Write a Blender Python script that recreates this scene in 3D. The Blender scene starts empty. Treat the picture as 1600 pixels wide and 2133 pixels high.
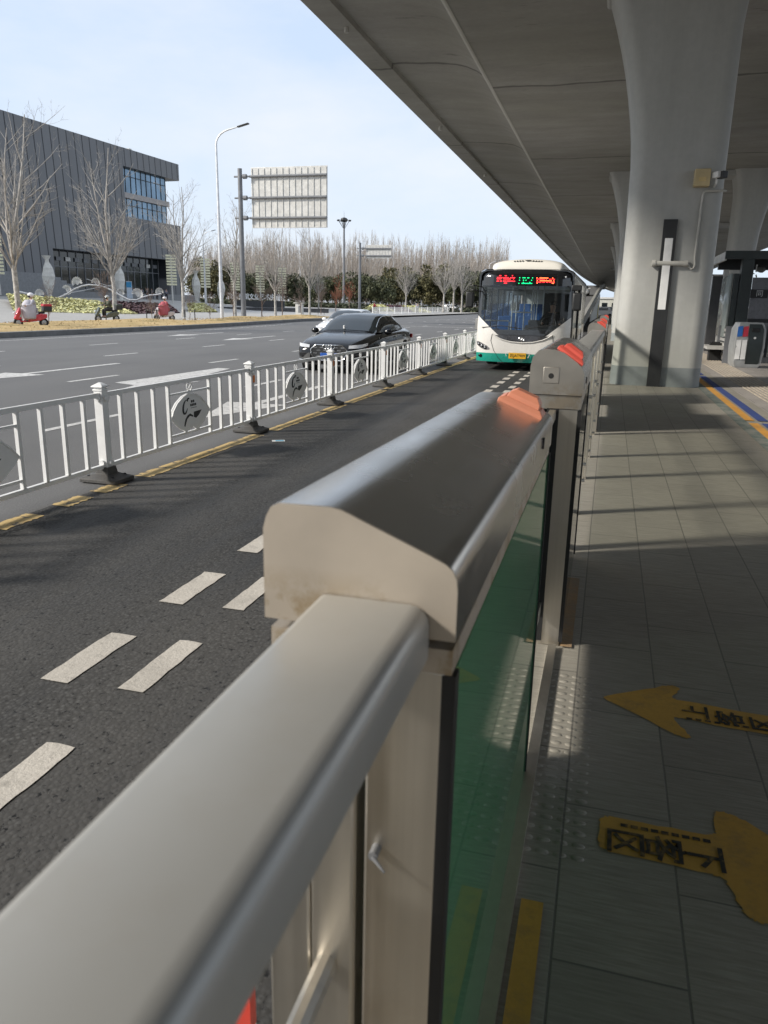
import bpy, bmesh, math, random
from mathutils import Vector, Matrix, Euler
from mathutils.geometry import tessellate_polygon
from math import radians, sin, cos, pi, atan2, sqrt
S = bpy.context.scene
C = S.collection
# ---------------------------------------------------------------- camera
CAMZ = 1.7
RX = Vector((0.961, 0.275, 0.019)); RU = Vector((-0.090, 0.246, 0.965))
RX.normalize(); RU = (RU - RX * RU.dot(RX)).normalized(); RB = RX.cross(RU)
cam = bpy.data.cameras.new('camera'); cam.sensor_fit = 'VERTICAL'; cam.sensor_height = 36
cam.lens = 27.0; cam.clip_start = .02; cam.clip_end = 6000
cam.dof.use_dof = True; cam.dof.focus_distance = 8; cam.dof.aperture_fstop = 8.0
camo = bpy.data.objects.new('camera', cam); C.objects.link(camo)
camo.matrix_world = Matrix(((RX[0], RU[0], RB[0], 0), (RX[1], RU[1], RB[1], 0), (RX[2], RU[2], RB[2], CAMZ), (0, 0, 0, 1)))
S.camera = camo
# ---------------------------------------------------------------- sky and sun
SUN = Vector((-1, -.58, .68)).normalized()
W = bpy.data.worlds.new('World'); S.world = W; W.use_nodes = True
nt = W.node_tree; bg = nt.nodes['Background']; bg.inputs[1].default_value = .15
sky = nt.nodes.new('ShaderNodeTexSky'); sky.sky_type = 'NISHITA'; sky.sun_disc = False
sky.sun_elevation = math.asin(SUN.z); sky.sun_rotation = atan2(SUN.x, SUN.y) % (2 * pi)
sky.air_density = 1.0; sky.dust_density = 1.2; sky.ozone_density = 2.2
tc = nt.nodes.new('ShaderNodeTexCoord'); mp = nt.nodes.new('ShaderNodeMapping'); mp.inputs['Scale'].default_value = (1.2, .8, 3.2)
mp.inputs['Rotation'].default_value = (0, 0, .6)
nz = nt.nodes.new('ShaderNodeTexNoise'); nz.inputs['Scale'].default_value = 2.2; nz.inputs['Detail'].default_value = 7; nz.inputs['Roughness'].default_value = .55
cr = nt.nodes.new('ShaderNodeMapRange'); cr.inputs[1].default_value = .34; cr.inputs[2].default_value = .66; cr.inputs[3].default_value = 0; cr.inputs[4].default_value = 1.0
mx = nt.nodes.new('ShaderNodeMix'); mx.data_type = 'RGBA'; mx.inputs[7].default_value = (2.75, 3.25, 4.0, 1)
L = nt.links.new
L(tc.outputs['Generated'], mp.inputs[0]); L(mp.outputs[0], nz.inputs[0]); L(nz.outputs[0], cr.inputs[0]); 
mx.inputs[0].default_value = .86; m2 = nt.nodes.new('ShaderNodeMix'); m2.data_type = 'RGBA'; m2.inputs[7].default_value = (3.75, 3.85, 4.0, 1)
m3 = nt.nodes.new('ShaderNodeMath'); m3.operation = 'MULTIPLY'; m3.inputs[1].default_value = .7; L(cr.outputs[0], m3.inputs[0]); L(m3.outputs[0], m2.inputs[0])
L(sky.outputs[0], mx.inputs[6]); L(mx.outputs[2], m2.inputs[6]); L(m2.outputs[2], bg.inputs[0])
sl = bpy.data.lights.new('sun', 'SUN'); sl.energy = 3.0; sl.angle = radians(7); sl.color = (1, .94, .85)
so = bpy.data.objects.new('sun', sl); C.objects.link(so); so.rotation_euler = SUN.to_track_quat('Z', 'Y').to_euler()
S.view_settings.view_transform = 'Standard'; S.view_settings.look = 'None'; S.view_settings.gamma = 1
S.view_settings.exposure = .75
S.cycles.max_bounces = 8; S.cycles.diffuse_bounces = 5; S.cycles.transparent_max_bounces = 12
# ---------------------------------------------------------------- pixel of the 1600x2133 photo -> place in the world
def ray(px, py):
    return RX * (px - 800) + RU * (1066.5 - py) - RB * 1600
def onz(px, py, z=0):
    d = ray(px, py); t = (z - CAMZ) / d.z; return Vector((0, 0, CAMZ)) + d * t
def onx(px, py, x):
    d = ray(px, py); return Vector((0, 0, CAMZ)) + d * (x / d.x)
def ony(px, py, y):
    d = ray(px, py); return Vector((0, 0, CAMZ)) + d * (y / d.y)
def dist(px, py, D):                      # point at depth D along the view axis
    return Vector((0, 0, CAMZ)) + ray(px, py) * (D / 1600)
# ---------------------------------------------------------------- objects
def tag(o, label, cat, group=None):
    o['label'] = label; o['category'] = cat
    if group: o['group'] = group
    return o
def thing(name, label, cat, loc=(0, 0, 0), rz=0, group=None):
    o = bpy.data.objects.new(name, None); C.objects.link(o); o.location = loc; o.rotation_euler = (0, 0, rz); o.empty_display_size = .2
    return tag(o, label, cat, group)
def kids(o): return list(o.children)
def dup(o, loc=None, rz=None, label=None, scale=None, parent=None):
    c = o.copy(); C.objects.link(c)
    if parent: c.parent = parent
    if loc is not None: c.location = loc
    if rz is not None: c.rotation_euler = (0, 0, rz)
    if scale is not None: c.scale = (scale,) * 3 if isinstance(scale, (int, float)) else scale
    if label: c['label'] = label
    for k in kids(o): dup(k, parent=c)
    return c
class MB:
    def __init__(s): s.v = []; s.f = []; s.mk = []
    def add(s, vs, fs):
        n = len(s.v); s.mk.append((n, len(s.f))); s.v += [tuple(v) for v in vs]; s.f += [tuple(i + n for i in f) for f in fs]; return s
    def box(s, c, d, rz=0, m=None):
        x, y, z = d[0] / 2, d[1] / 2, d[2] / 2
        vs = [Vector((a * x, b * y, e * z)) for e in (-1, 1) for b in (-1, 1) for a in (-1, 1)]
        R = m or Matrix.Rotation(rz, 3, 'Z')
        return s.add([R @ v + Vector(c) for v in vs], [(0, 2, 3, 1), (4, 5, 7, 6), (0, 1, 5, 4), (2, 6, 7, 3), (0, 4, 6, 2), (1, 3, 7, 5)])
    def bx(s, x0, x1, y0, y1, z0, z1): return s.box(((x0 + x1) / 2, (y0 + y1) / 2, (z0 + z1) / 2), (x1 - x0, y1 - y0, z1 - z0))
    def loft(s, rings, closed=True, cap=True):
        n = len(rings[0]); vs = [p for r in rings for p in r]; fs = []
        for i in range(len(rings) - 1):
            for j in range(n if closed else n - 1):
                k = (j + 1) % n; fs.append((i * n + j, i * n + k, (i + 1) * n + k, (i + 1) * n + j))
        if cap and closed: fs += [tuple(range(n))[::-1], tuple((len(rings) - 1) * n + j for j in range(n))]
        return s.add(vs, fs)
    def tube(s, pts, r, n=8, cap=True):
        pts = [Vector(p) for p in pts]; rs = r if isinstance(r, (list, tuple)) else [r] * len(pts); rings = []; up = None
        for i, p in enumerate(pts):
            d = (pts[min(i + 1, len(pts) - 1)] - pts[max(i - 1, 0)]).normalized()
            if up is None: up = Vector((0, 0, 1)) if abs(d.z) < .9 else Vector((1, 0, 0))
            a = d.cross(up).normalized(); b = a.cross(d).normalized(); up = b
            rings.append([p + (a * cos(2 * pi * k / n) + b * sin(2 * pi * k / n)) * rs[i] for k in range(n)])
        return s.loft(rings, True, cap)
    def cyl(s, a, b, r, r2=None, n=16): return s.tube([a, b], [r, r if r2 is None else r2], n)
    def prism(s, poly, ax, a, b):
        def P(p, t): return (t, p[0], p[1]) if ax == 'x' else (p[0], t, p[1]) if ax == 'y' else (p[0], p[1], t)
        return s.loft([[P(p, a) for p in poly], [P(p, b) for p in poly]])
    def lathe(s, prof, c=(0, 0, 0), n=20):
        return s.loft([[(c[0] + r * cos(2 * pi * k / n), c[1] + r * sin(2 * pi * k / n), c[2] + z) for k in range(n)] for r, z in prof])
    def ball(s, c, r, n=12, m=8):
        r = r if isinstance(r, (tuple, list)) else (r, r, r)
        return s.loft([[(c[0] + r[0] * sin(pi * i / m) * cos(2 * pi * k / n), c[1] + r[1] * sin(pi * i / m) * sin(2 * pi * k / n), c[2] - r[2] * cos(pi * i / m)) for k in range(n)] for i in [.12] + list(range(1, m)) + [m - .12]])
    def quad(s, a, b, c, d): return s.add([a, b, c, d], [(0, 1, 2, 3)])
    def poly(s, pts): return s.add(pts, [tuple(t) for t in tessellate_polygon([[Vector(p) for p in pts]])])
    def each(s, name, m, parent=None, **k):       # every solid added becomes an object of its own
        for i, (v0, f0) in enumerate(s.mk):
            v1, f1 = s.mk[i + 1] if i + 1 < len(s.mk) else (len(s.v), len(s.f)); q = MB(); q.v = s.v[v0:v1]; q.f = [tuple(j - v0 for j in f) for f in s.f[f0:f1]]; q.build(name, m, parent, **k)
    def build(s, name, m, parent=None, world=False, bevel=0, seg=2, smooth=35, recalc=True, sub=0):
        me = bpy.data.meshes.new(name)
        vs = s.v
        if world and parent is not None:
            pr = Vector((0, 0, 0)); q = parent
            while q is not None: pr += q.location; q = q.parent
            vs = [(v[0] - pr.x, v[1] - pr.y, v[2] - pr.z) for v in vs]
        me.from_pydata(vs, [], s.f)
        if recalc:
            bm = bmesh.new(); bm.from_mesh(me); bmesh.ops.recalc_face_normals(bm, faces=bm.faces); bm.to_mesh(me); bm.free()
        if smooth:
            me.polygons.foreach_set('use_smooth', [True] * len(me.polygons)); me.set_sharp_from_angle(angle=radians(smooth))
        me.materials.append(m)
        o = bpy.data.objects.new(name, me); C.objects.link(o)
        if parent is not None: o.parent = parent
        if bevel:
            b = o.modifiers.new('bevel', 'BEVEL'); b.width = bevel; b.segments = seg; b.limit_method = 'ANGLE'; b.angle_limit = radians(40)
        if sub:
            b = o.modifiers.new('sub', 'SUBSURF'); b.levels = sub; b.render_levels = sub
        return o
def struct(o): o['kind'] = 'structure'; return o
def stuff(o): o['kind'] = 'stuff'; return o
def text(body, size, m, mat4, name='lettering', parent=None, ext=.002, sx=1, bold=0):
    cu = bpy.data.curves.new(name, 'FONT'); cu.body = body; cu.size = size; cu.extrude = ext; cu.align_x = 'CENTER'; cu.align_y = 'CENTER'; cu.offset = bold
    cu.resolution_u = 3
    t = bpy.data.objects.new(name, cu); C.objects.link(t); bpy.context.view_layer.update()
    me = bpy.data.meshes.new_from_object(t.evaluated_get(bpy.context.evaluated_depsgraph_get()))
    bpy.data.objects.remove(t); me.transform(mat4 @ Matrix.Diagonal((sx, 1, 1, 1)))
    me.materials.clear(); me.materials.append(m); me.name = name
    o = bpy.data.objects.new(name, me); C.objects.link(o)
    if parent is not None: o.parent = parent
    return o
def frame(o, right, up):                   # 4x4 whose local x is right, y is up
    r = Vector(right).normalized(); u = Vector(up); u = (u - r * u.dot(r)).normalized(); n = r.cross(u)
    return Matrix(((r.x, u.x, n.x, o[0]), (r.y, u.y, n.y, o[1]), (r.z, u.z, n.z, o[2]), (0, 0, 0, 1)))
# ---------------------------------------------------------------- materials
class MT:
    def __init__(s, name):
        s.m = bpy.data.materials.new(name); s.m.use_nodes = True; s.t = s.m.node_tree; s.b = s.t.nodes['Principled BSDF']
        s.tc = s.t.nodes.new('ShaderNodeTexCoord')
    def n(s, k, **kw):
        x = s.t.nodes.new(k)
        for a, v in kw.items(): setattr(x, a, v)
        return x
    def l(s, a, b): s.t.links.new(a, b)
    def coord(s, scale=(1, 1, 1), rot=(0, 0, 0), src='Object'):
        mp = s.n('ShaderNodeMapping'); mp.inputs['Scale'].default_value = scale; mp.inputs['Rotation'].default_value = rot; s.l(s.tc.outputs[src], mp.inputs[0]); return mp.outputs[0]
    def noise(s, scale, sc=(1, 1, 1), det=4, rough=.55, lo=.35, hi=.65, a=0, b=1, dist=0):
        z = s.n('ShaderNodeTexNoise'); z.inputs['Scale'].default_value = scale; z.inputs['Detail'].default_value = det; z.inputs['Roughness'].default_value = rough; z.inputs['Distortion'].default_value = dist
        s.l(s.coord(sc), z.inputs[0]); return s.map(z.outputs[0], lo, hi, a, b)
    def map(s, x, lo, hi, a, b):
        r = s.n('ShaderNodeMapRange'); r.inputs[1].default_value = lo; r.inputs[2].default_value = hi; r.inputs[3].default_value = a; r.inputs[4].default_value = b; s.l(x, r.inputs[0]); return r.outputs[0]
    def mix(s, f, a, b, mode='MIX'):
        x = s.n('ShaderNodeMix', data_type='RGBA', blend_type=mode)
        for v, i in ((f, 0), (a, 6), (b, 7)):
            if hasattr(v, 'is_linked') or hasattr(v, 'links'): s.l(v, x.inputs[i])
            else: x.inputs[i].default_value = v if i == 0 else (*v, 1)
        return x.outputs[2]
    def math(s, op, a, b=0.):
        x = s.n('ShaderNodeMath', operation=op)
        for v, i in ((a, 0), (b, 1)):
            if hasattr(v, 'links'): s.l(v, x.inputs[i])
            else: x.inputs[i].default_value = v
        return x.outputs[0]
    def color(s, c):
        if hasattr(c, 'links'): s.l(c, s.b.inputs['Base Color'])
        else: s.b.inputs['Base Color'].default_value = (*c, 1)
    def set(s, **kw):
        for k, v in kw.items():
            k = k.replace('_', ' ')
            if hasattr(v, 'links'): s.l(v, s.b.inputs[k])
            else: s.b.inputs[k].default_value = v
        return s
    def bump(s, h, st=.2, d=.01):
        b = s.n('ShaderNodeBump'); b.inputs['Strength'].default_value = st; b.inputs['Distance'].default_value = d; s.l(h, b.inputs['Height']); s.l(b.outputs[0], s.b.inputs['Normal']); return s
def mul(c, k): return tuple(x * k for x in c)
def plain(name, c, rough=.5, metal=0, var=.12, scale=3, bump=0, bs=60, coat=0, spec=.5):
    m = MT(name); m.color(m.mix(m.noise(scale, det=6), mul(c, 1 - var), mul(c, 1 + var)))
    m.set(Roughness=m.noise(scale * 2.3, det=5, a=max(.02, rough - .08), b=min(1, rough + .08)), Metallic=metal, Coat_Weight=coat, Specular_IOR_Level=spec)
    if bump: m.bump(m.noise(bs, det=3, lo=.3, hi=.7), bump, .01)
    return m.m
def paint(name, c, rough=.35, dirt=.25, coat=0, scale=4):
    m = MT(name); f = m.noise(scale, det=8, rough=.65, lo=.5, hi=.78)
    g = m.math('MULTIPLY', f, dirt); m.color(m.mix(g, c, (.16, .14, .11))); m.set(Roughness=m.noise(6, a=rough - .06, b=rough + .1), Coat_Weight=coat); return m.m
def glass(name, c, alpha, rough=.03, dk=.5):         # a clear pane: tinted see-through mixed with a mirror
    m = MT(name); t = m.t; t.nodes.remove(m.b)
    tr = m.n('ShaderNodeBsdfTransparent'); tr.inputs[0].default_value = (*c, 1); gl = m.n('ShaderNodeBsdfGlossy'); gl.inputs['Roughness'].default_value = rough
    fr = m.n('ShaderNodeFresnel'); ge = m.n('ShaderNodeNewGeometry'); m.l(m.math('SUBTRACT', 1.45, m.math('MULTIPLY', ge.outputs['Backfacing'], 1.45 - 1 / 1.45)), fr.inputs[0]); df = m.n('ShaderNodeBsdfDiffuse'); df.inputs[0].default_value = (*mul(c, dk), 1)
    m1 = m.n('ShaderNodeMixShader'); m1.inputs[0].default_value = alpha; m2 = m.n('ShaderNodeMixShader')
    m.l(tr.outputs[0], m1.inputs[1]); m.l(df.outputs[0], m1.inputs[2]); m.l(fr.outputs[0], m2.inputs[0]); m.l(m1.outputs[0], m2.inputs[1]); m.l(gl.outputs[0], m2.inputs[2])
    m.l(m2.outputs[0], t.nodes['Material Output'].inputs[0]); return m.m
def emit(name, c, k):
    m = MT(name); m.color((.01, .01, .01)); m.b.inputs['Emission Color'].default_value = (*c, 1); m.b.inputs['Emission Strength'].default_value = k; return m.m
def steel(name, c=(.56, .54, .5), rough=.32, sc=(60, 60, 1), stain=.3, ss=7, slo=.56, shi=.74, bl=.25, zlo=0):
    m = MT(name); br = m.noise(1.5, sc, det=4, lo=.08, hi=.92); st = m.noise(ss, det=8, rough=.7, lo=slo, hi=shi)
    col = m.mix(br, mul(c, .86), mul(c, 1.08)); blot = m.noise(2.5, det=5, lo=.3, hi=.7)
    
    if zlo:
        sp = m.n('ShaderNodeSeparateXYZ'); m.l(m.tc.outputs['Object'], sp.inputs[0]); st = m.math('MULTIPLY', st, m.map(sp.outputs[2], zlo, zlo + .05, 1, 0))
    col = m.mix(m.math('MULTIPLY', st, stain), col, (.30, .21, .10)); col = m.mix(m.math('MULTIPLY', blot, bl), col, mul(c, .7)); m.color(col)
    m.set(Metallic=1, Roughness=m.math('ADD', m.math('MULTIPLY', br, .1), m.map(blot, 0, 1, rough - .06, rough + .08))); m.bump(br, .03, .002); return m.m
def asphalt():
    m = MT('asphalt'); ag = m.noise(55, det=3, rough=.7, lo=.3, hi=.7); big = m.noise(.35, det=5); st = m.noise(.9, (1, .12, 1), det=6)
    c = m.mix(ag, (.105, .105, .107), (.17, .17, .17)); c = m.mix(m.math('MULTIPLY', big, .35), c, (.10, .10, .103)); c = m.mix(m.math('MULTIPLY', st, .3), c, (.18, .178, .174)); m.color(c)
    m.set(Roughness=.85, Specular_IOR_Level=.25); m.bump(ag, .5, .006); return m.m
def lane_asphalt():
    m = MT('dark_asphalt')
    vo = m.n('ShaderNodeTexVoronoi'); vo.inputs['Scale'].default_value = 52; m.l(m.coord(), vo.inputs[0]); ag = m.map(vo.outputs[0], 0, .75, 0, 1)
    fi = m.noise(160, det=3, lo=.25, hi=.75); pit = m.noise(30, det=4, rough=.75, lo=.57, hi=.66)
    tr = m.noise(1.6, (1, .09, 1), det=7, rough=.68, lo=.42, hi=.62); pa = m.noise(.55, (1, .45, 1), det=5, lo=.40, hi=.62)
    cs = m.n('ShaderNodeSeparateColor'); m.l(vo.outputs[1], cs.inputs[0]); stone = m.mix(cs.outputs[0], (.022, .022, .0225), (.105, .105, .104)); c = m.mix(m.map(vo.outputs[0], .25, .7, 0, 1), stone, (.014, .014, .0135)); c = m.mix(m.math('MULTIPLY', fi, .38), c, (.12, .12, .118))
    sp = m.n('ShaderNodeSeparateXYZ'); m.l(m.tc.outputs['Object'], sp.inputs[0])
    edge = m.math('SUBTRACT', 1., m.map(m.math('ABSOLUTE', m.math('ADD', sp.outputs[0], 3.98)), .0, .45, 0, 1))
    c = m.mix(m.math('MULTIPLY', m.math('MULTIPLY', edge, m.noise(.9, (1, .6, 1), det=4, lo=.42, hi=.6)), .55), c, (.022, .021, .02))
    c = m.mix(m.math('MULTIPLY', tr, .7), c, (.026, .0255, .0245)); c = m.mix(m.math('MULTIPLY', pa, .5), c, (.105, .10, .093))
    c = m.mix(pit, c, (.008, .008, .008)); spk = m.noise(120, det=2, lo=.72, hi=.76); c = m.mix(m.math('MULTIPLY', spk, .6), c, (.2, .19, .175))
    m.color(c); m.set(Roughness=m.map(tr, 0, 1, .8, .6), Specular_IOR_Level=.3)
    h = m.math('SUBTRACT', m.math('SUBTRACT', 1., ag), m.math('MULTIPLY', pit, .8)); m.bump(h, .3, .006); return m.m
def worn(name, c, under, amt=.5, scale=9, lo=.5, hi=.6, bm=.4):      # road paint rubbed through to the asphalt
    m = MT(name); f = m.noise(scale, det=8, rough=.75, lo=lo, hi=hi); g = m.noise(60, det=3, lo=.3, hi=.7)
    cc = m.mix(m.noise(3, det=5), mul(c, .82), c); cc = m.mix(m.math('MULTIPLY', g, .25), cc, mul(c, .6)); m.color(m.mix(m.math('MULTIPLY', f, amt), cc, under)); m.set(Roughness=.75); m.bump(g, bm, .004); return m.m
def tiles(name, c, w, h, grain=(1, 14, 1), dark=.55, joint=(.03, .03, .028), off=.5, rot=0, jw=.006, bump=.35, gm=.35):
    m = MT(name); br = m.n('ShaderNodeTexBrick'); br.offset = off; br.squash = 1
    for k, v in (('Scale', 1), ('Mortar Size', jw), ('Mortar Smooth', .2), ('Bias', 0), ('Brick Width', w), ('Row Height', h)): br.inputs[k].default_value = v
    br.inputs['Color1'].default_value = (*mul(c, .88), 1); br.inputs['Color2'].default_value = (*mul(c, 1.06), 1); br.inputs['Mortar'].default_value = (*joint, 1)
    m.l(m.coord((1, 1, 1), (0, 0, rot)), br.inputs[0]); gr = m.noise(9, grain, det=7, rough=.65, lo=.3, hi=.7); big = m.noise(2.2, det=8, rough=.7, lo=.35, hi=.7)
    col = m.mix(m.math('MULTIPLY', gr, gm), br.outputs[0], mul(c, dark)); col = m.mix(m.math('MULTIPLY', big, .35), col, mul(c, .55)); m.color(col)
    m.set(Roughness=m.map(gr, 0, 1, .5, .75)); m.bump(m.math('SUBTRACT', gr, m.math('MULTIPLY', br.outputs[1], 1.5)), bump, .004); return m.m
def concrete(name, c, streak=(1, 12, 1), seamy=0, var=.3, rough=.85):
    m = MT(name); a = m.noise(.7, streak, det=7, rough=.62, lo=.3, hi=.72); b = m.noise(.18, det=5, lo=.35, hi=.65); d = m.noise(9, det=4)
    col = m.mix(a, mul(c, 1 - var), mul(c, 1 + var * .6)); col = m.mix(m.math('MULTIPLY', b, .45), col, (c[0] * .68, c[1] * .69, c[2] * .58)); col = m.mix(m.math('MULTIPLY', d, .15), col, mul(c, .6))
    if seamy:
        sp = m.n('ShaderNodeSeparateXYZ'); m.l(m.tc.outputs['Object'], sp.inputs[0]); wv = m.noise(.6, det=3, lo=.3, hi=.7, a=-.12, b=.12)
        y = m.math('ABSOLUTE', m.math('SUBTRACT', m.math('MODULO', m.math('ADD', m.math('ADD', sp.outputs[1], wv), 500.), seamy), seamy / 2)); j = m.map(y, .03, .10, 1, 0); col = m.mix(m.math('MULTIPLY', j, .75), col, mul(c, .25))
        st = m.noise(.9, (1, 5, 1), det=6, rough=.7, lo=.62, hi=.72); col = m.mix(m.math('MULTIPLY', st, .6), col, mul(c, .3))
    m.color(col); m.set(Roughness=rough, Specular_IOR_Level=.25); m.bump(a, .15, .02); return m.m
K = {}
K['asphalt'] = asphalt(); K['lane'] = lane_asphalt()
K['mark'] = worn('road_paint', (.62, .61, .59), (.13, .13, .13), .55); K['mark_lane'] = worn('lane_paint', (.60, .56, .50), (.16, .15, .13), .5, 12, .5, .7)
K['yellow'] = worn('yellow_paint', (.68, .50, .22), (.10, .095, .09), .95, 6, .53, .60)
K['arrow'] = worn('orange_paint', (.60, .34, .06), (.30, .19, .065), .55, 14, .5, .64, .1)
K['orange_line'] = worn('orange_line_paint', (.62, .30, .05), (.35, .2, .06), .5, 6); K['blue_line'] = worn('blue_line_paint', (.03, .06, .22), (.04, .05, .1), .5, 6); K['green_reflection'] = worn('green_reflection_paint', (.11, .15, .13), (.22, .21, .18), .9, 6, .42, .6)
K['tile'] = tiles('platform_tile', (.335, .312, .262), .6, .3, rot=pi / 2, jw=.0035, joint=(.085, .08, .07), bump=.5, gm=.75)
K['pave'] = tiles('plaza_paving', (.40, .385, .36), 1.2, .6, (2, 2, 1), .8, (.2, .2, .19)); K['far_pave'] = tiles('island_paving', (.36, .33, .30), .6, .6, (3, 3, 1), .75, (.14, .13, .12))
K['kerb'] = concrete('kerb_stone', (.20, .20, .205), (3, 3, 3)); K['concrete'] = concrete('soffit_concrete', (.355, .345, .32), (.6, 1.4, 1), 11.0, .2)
K['col'] = concrete('pillar_paint', (.43, .43, .415), (3, 3, .3), 0, .13, .55); K['colband'] = plain('grey_plinth_paint', (.20, .22, .22), .5, bump=.1)
K['steel'] = steel('brushed_steel', (.64, .60, .53), .34, (40, 40, 1), .12, 3, .56, .7, .12); K['steel_flat'] = steel('satin_steel', (.64, .575, .485), .40, (50, 50, 4), .75, 4, .60, .66, .08); K['rail'] = steel('handrail_steel', (.46, .455, .43), .34, (2.5, 1.5, 2.5), .10, 16, .5, .75, .4); K['rail'].node_tree.nodes['Principled BSDF'].inputs['Metallic'].default_value = .4; K['lid'] = steel('smooth_lid_steel', (.62, .615, .60), .2, (3, 3, 3), 0, bl=.12); K['end_steel'] = steel('stained_end_steel', (.52, .455, .375), .42, (9, 9, 9), .7, 8, .50, .58, .06, 1.115); K['end_steel'].node_tree.nodes['Principled BSDF'].inputs['Metallic'].default_value = .5
K['grey_steel'] = steel('grey_end_steel', (.46, .43, .38), .42, (9, 9, 9), .4, 8, .5, .6, .1, 1.115)
for k_ in ('lid', 'rail', 'end_steel', 'grey_steel'):
    for n_ in K[k_].node_tree.nodes:
        if n_.type == 'BUMP': n_.inputs['Strength'].default_value = 0
K['dark_gap'] = plain('black_rubber', (.012, .012, .012), .6); K['green_glass'] = glass('green_film_glass', (.13, .40, .20), .6, .03, 1.15); K['dark_film'] = glass('dark_film_glass', (.10, .15, .115), .3); K['clear'] = glass('clear_glass', (.90, .91, .88), .05)
K['orange'] = paint('orange_lamp_plastic', (.78, .12, .085), .35, .12); K['orange2'] = paint('faded_orange_lamp_plastic', (.66, .25, .15), .4, .2)
K['white'] = paint('white_fence_paint', (.78, .78, .77), .35, .16, scale=7); K['plaque'] = paint('pale_plaque_paint', (.80, .80, .79), .35, .1); K['mark_black'] = plain('black_print', (.02, .022, .024), .5); K['mark_green'] = plain('dark_green_print', (.03, .075, .06), .5)
K['rubber'] = plain('weathered_rubber', (.075, .072, .068), .75, var=.3, bump=.3); K['reflector'] = plain('orange_reflector', (.75, .22, .05), .3)
K['black_metal'] = plain('black_metal', (.022, .023, .024), .45); K['dark_green'] = plain('dark_green_metal', (.022, .03, .03), .4); K['grey_metal'] = plain('grey_pole_paint', (.17, .175, .185), .45); K['light_metal'] = plain('galvanised_pole', (.62, .63, .65), .35, metal=.3); K['galv'] = plain('pale_grey_metal', (.55, .54, .51), .5, metal=.2)
K['cream'] = plain('cream_box_paint', (.50, .40, .22), .5); K['conduit'] = plain('conduit_plastic', (.45, .44, .40), .5); K['white_plain'] = plain('white_plastic', (.72, .72, .71), .4); K['lens'] = plain('dark_lens', (.01, .01, .012), .1)
# ================================================================ the ground
def sm(a, b, x):
    t = max(0., min(1., (x - a) / (b - a))); return t * t * (3 - 2 * t)
def xk(y): return -24.65 - 2.9 * sm(40, 74, y)
def terr(x, y):
    d = xk(y) - x
    if d < 0: return 0.
    return .22 + .014 * max(0, d - 8) + 1.0 * sm(20, 42, d) * (1 - sm(112, 140, y)) + .004 * max(0, d - 45)
def G(px, py):                               # where the sight line through a photo pixel meets the plaza
    z = .2; p = None
    for i in range(80):
        p = onz(px, py, z); z = .6 * z + .4 * terr(p.x, p.y)
    p.z = terr(p.x, p.y); return p
def GD(px, D, dz=0):                          # on the plaza at depth D along the sight column of px
    p = dist(px, 625, D); p.z = terr(p.x, p.y) + dz; return p
gm = plain('far_ground', (.20, .19, .17), .9)
struct(MB().quad((-2500, -300, -.08), (2500, -300, -.08), (2500, 3000, -.08), (-2500, 3000, -.08)).build('ground', gm, smooth=0))
struct(MB().quad((-60, -30, 0), (-4.40, -30, 0), (-4.40, 420, 0), (-60, 420, 0)).build('road', K['asphalt'], smooth=0))
struct(MB().quad((-4.40, -30, .004), (-.30, -30, .004), (-.30, 420, .004), (-4.40, 420, .004)).build('bus_lane', K['lane'], smooth=0))
ys = [y * 4 - 20 for y in range(0, 20)] + [60 + 8 * k for k in range(0, 40)]
ds = [0, .5, 1, 2, 4, 6, 8, 10, 14, 18, 22, 26, 30, 34, 38, 42, 50, 60, 80, 110, 160, 230, 330]
mb = MB(); mb.loft([[(xk(y) - .18 - d, y, terr(xk(y) - d - .01, y)) for d in ds] for y in ys], closed=False, cap=False)
struct(mb.build('plaza', K['pave']))
mb = MB()
mb.loft([[(xk(y) + .0, y, -.02), (xk(y) + .0, y, .23), (xk(y) - .2, y, .25), (xk(y) - .2, y, .0)] for y in ys if y < 78], closed=False, cap=False)
struct(mb.build('kerb', K['kerb']))
def grass_mat():
    m = MT('dry_grass'); a = m.noise(14, det=8, rough=.7, lo=.3, hi=.7); b = m.noise(.7, det=5); g = m.noise(.45, det=6, lo=.56, hi=.68)
    c = m.mix(a, (.46, .33, .16), (.66, .50, .28)); c = m.mix(m.math('MULTIPLY', b, .5), c, (.36, .27, .13)); c = m.mix(m.math('MULTIPLY', g, .7), c, (.17, .15, .06)); m.color(c); m.set(Roughness=.95, Specular_IOR_Level=.1); m.bump(a, .8, .05); return m.m
gmat = grass_mat(); rnd = random.Random(5)
mb = MB(); vy = [-10 + .8 * k for k in range(0, 112)]
rows = []
for y in vy:
    wv = 9.0 - 4.5 * sm(38, 60, y) + .8 * sin(y * .55) + .5 * sin(y * 1.3)
    r = []
    for k in range(13):
        t = k / 12; d = .18 + wv * t
        r.append((xk(y) - d, y, .235 + .24 * sin(pi * min(1, t * 1.15)) * (.75 + .45 * sin(y * .42 + k * .3)) * (.3 + .7 * t if t < .5 else 1) + .02 * rnd.random() - (.06 if k in (0, 12) else 0)))
    rows.append(r)
mb.loft(rows, closed=False, cap=False)
stuff(mb.build('dry_grass', gmat, smooth=60))
mb = MB()
for i in range(2600):
    y = rnd.uniform(14, 78); t = rnd.random(); wv = 9.0 - 4.5 * sm(38, 60, y); x = xk(y) - .25 - wv * t * .95; z = .24 + .2 * sin(pi * min(1, t * 1.15)); a = rnd.random() * pi; h = rnd.uniform(.02, .08); w = rnd.uniform(.02, .05)
    mb.add([(x - cos(a) * w, y - sin(a) * w, z), (x + cos(a) * w, y + sin(a) * w, z), (x + rnd.uniform(-.1, .1), y + rnd.uniform(-.1, .1), z + h)], [(0, 1, 2)])
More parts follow.
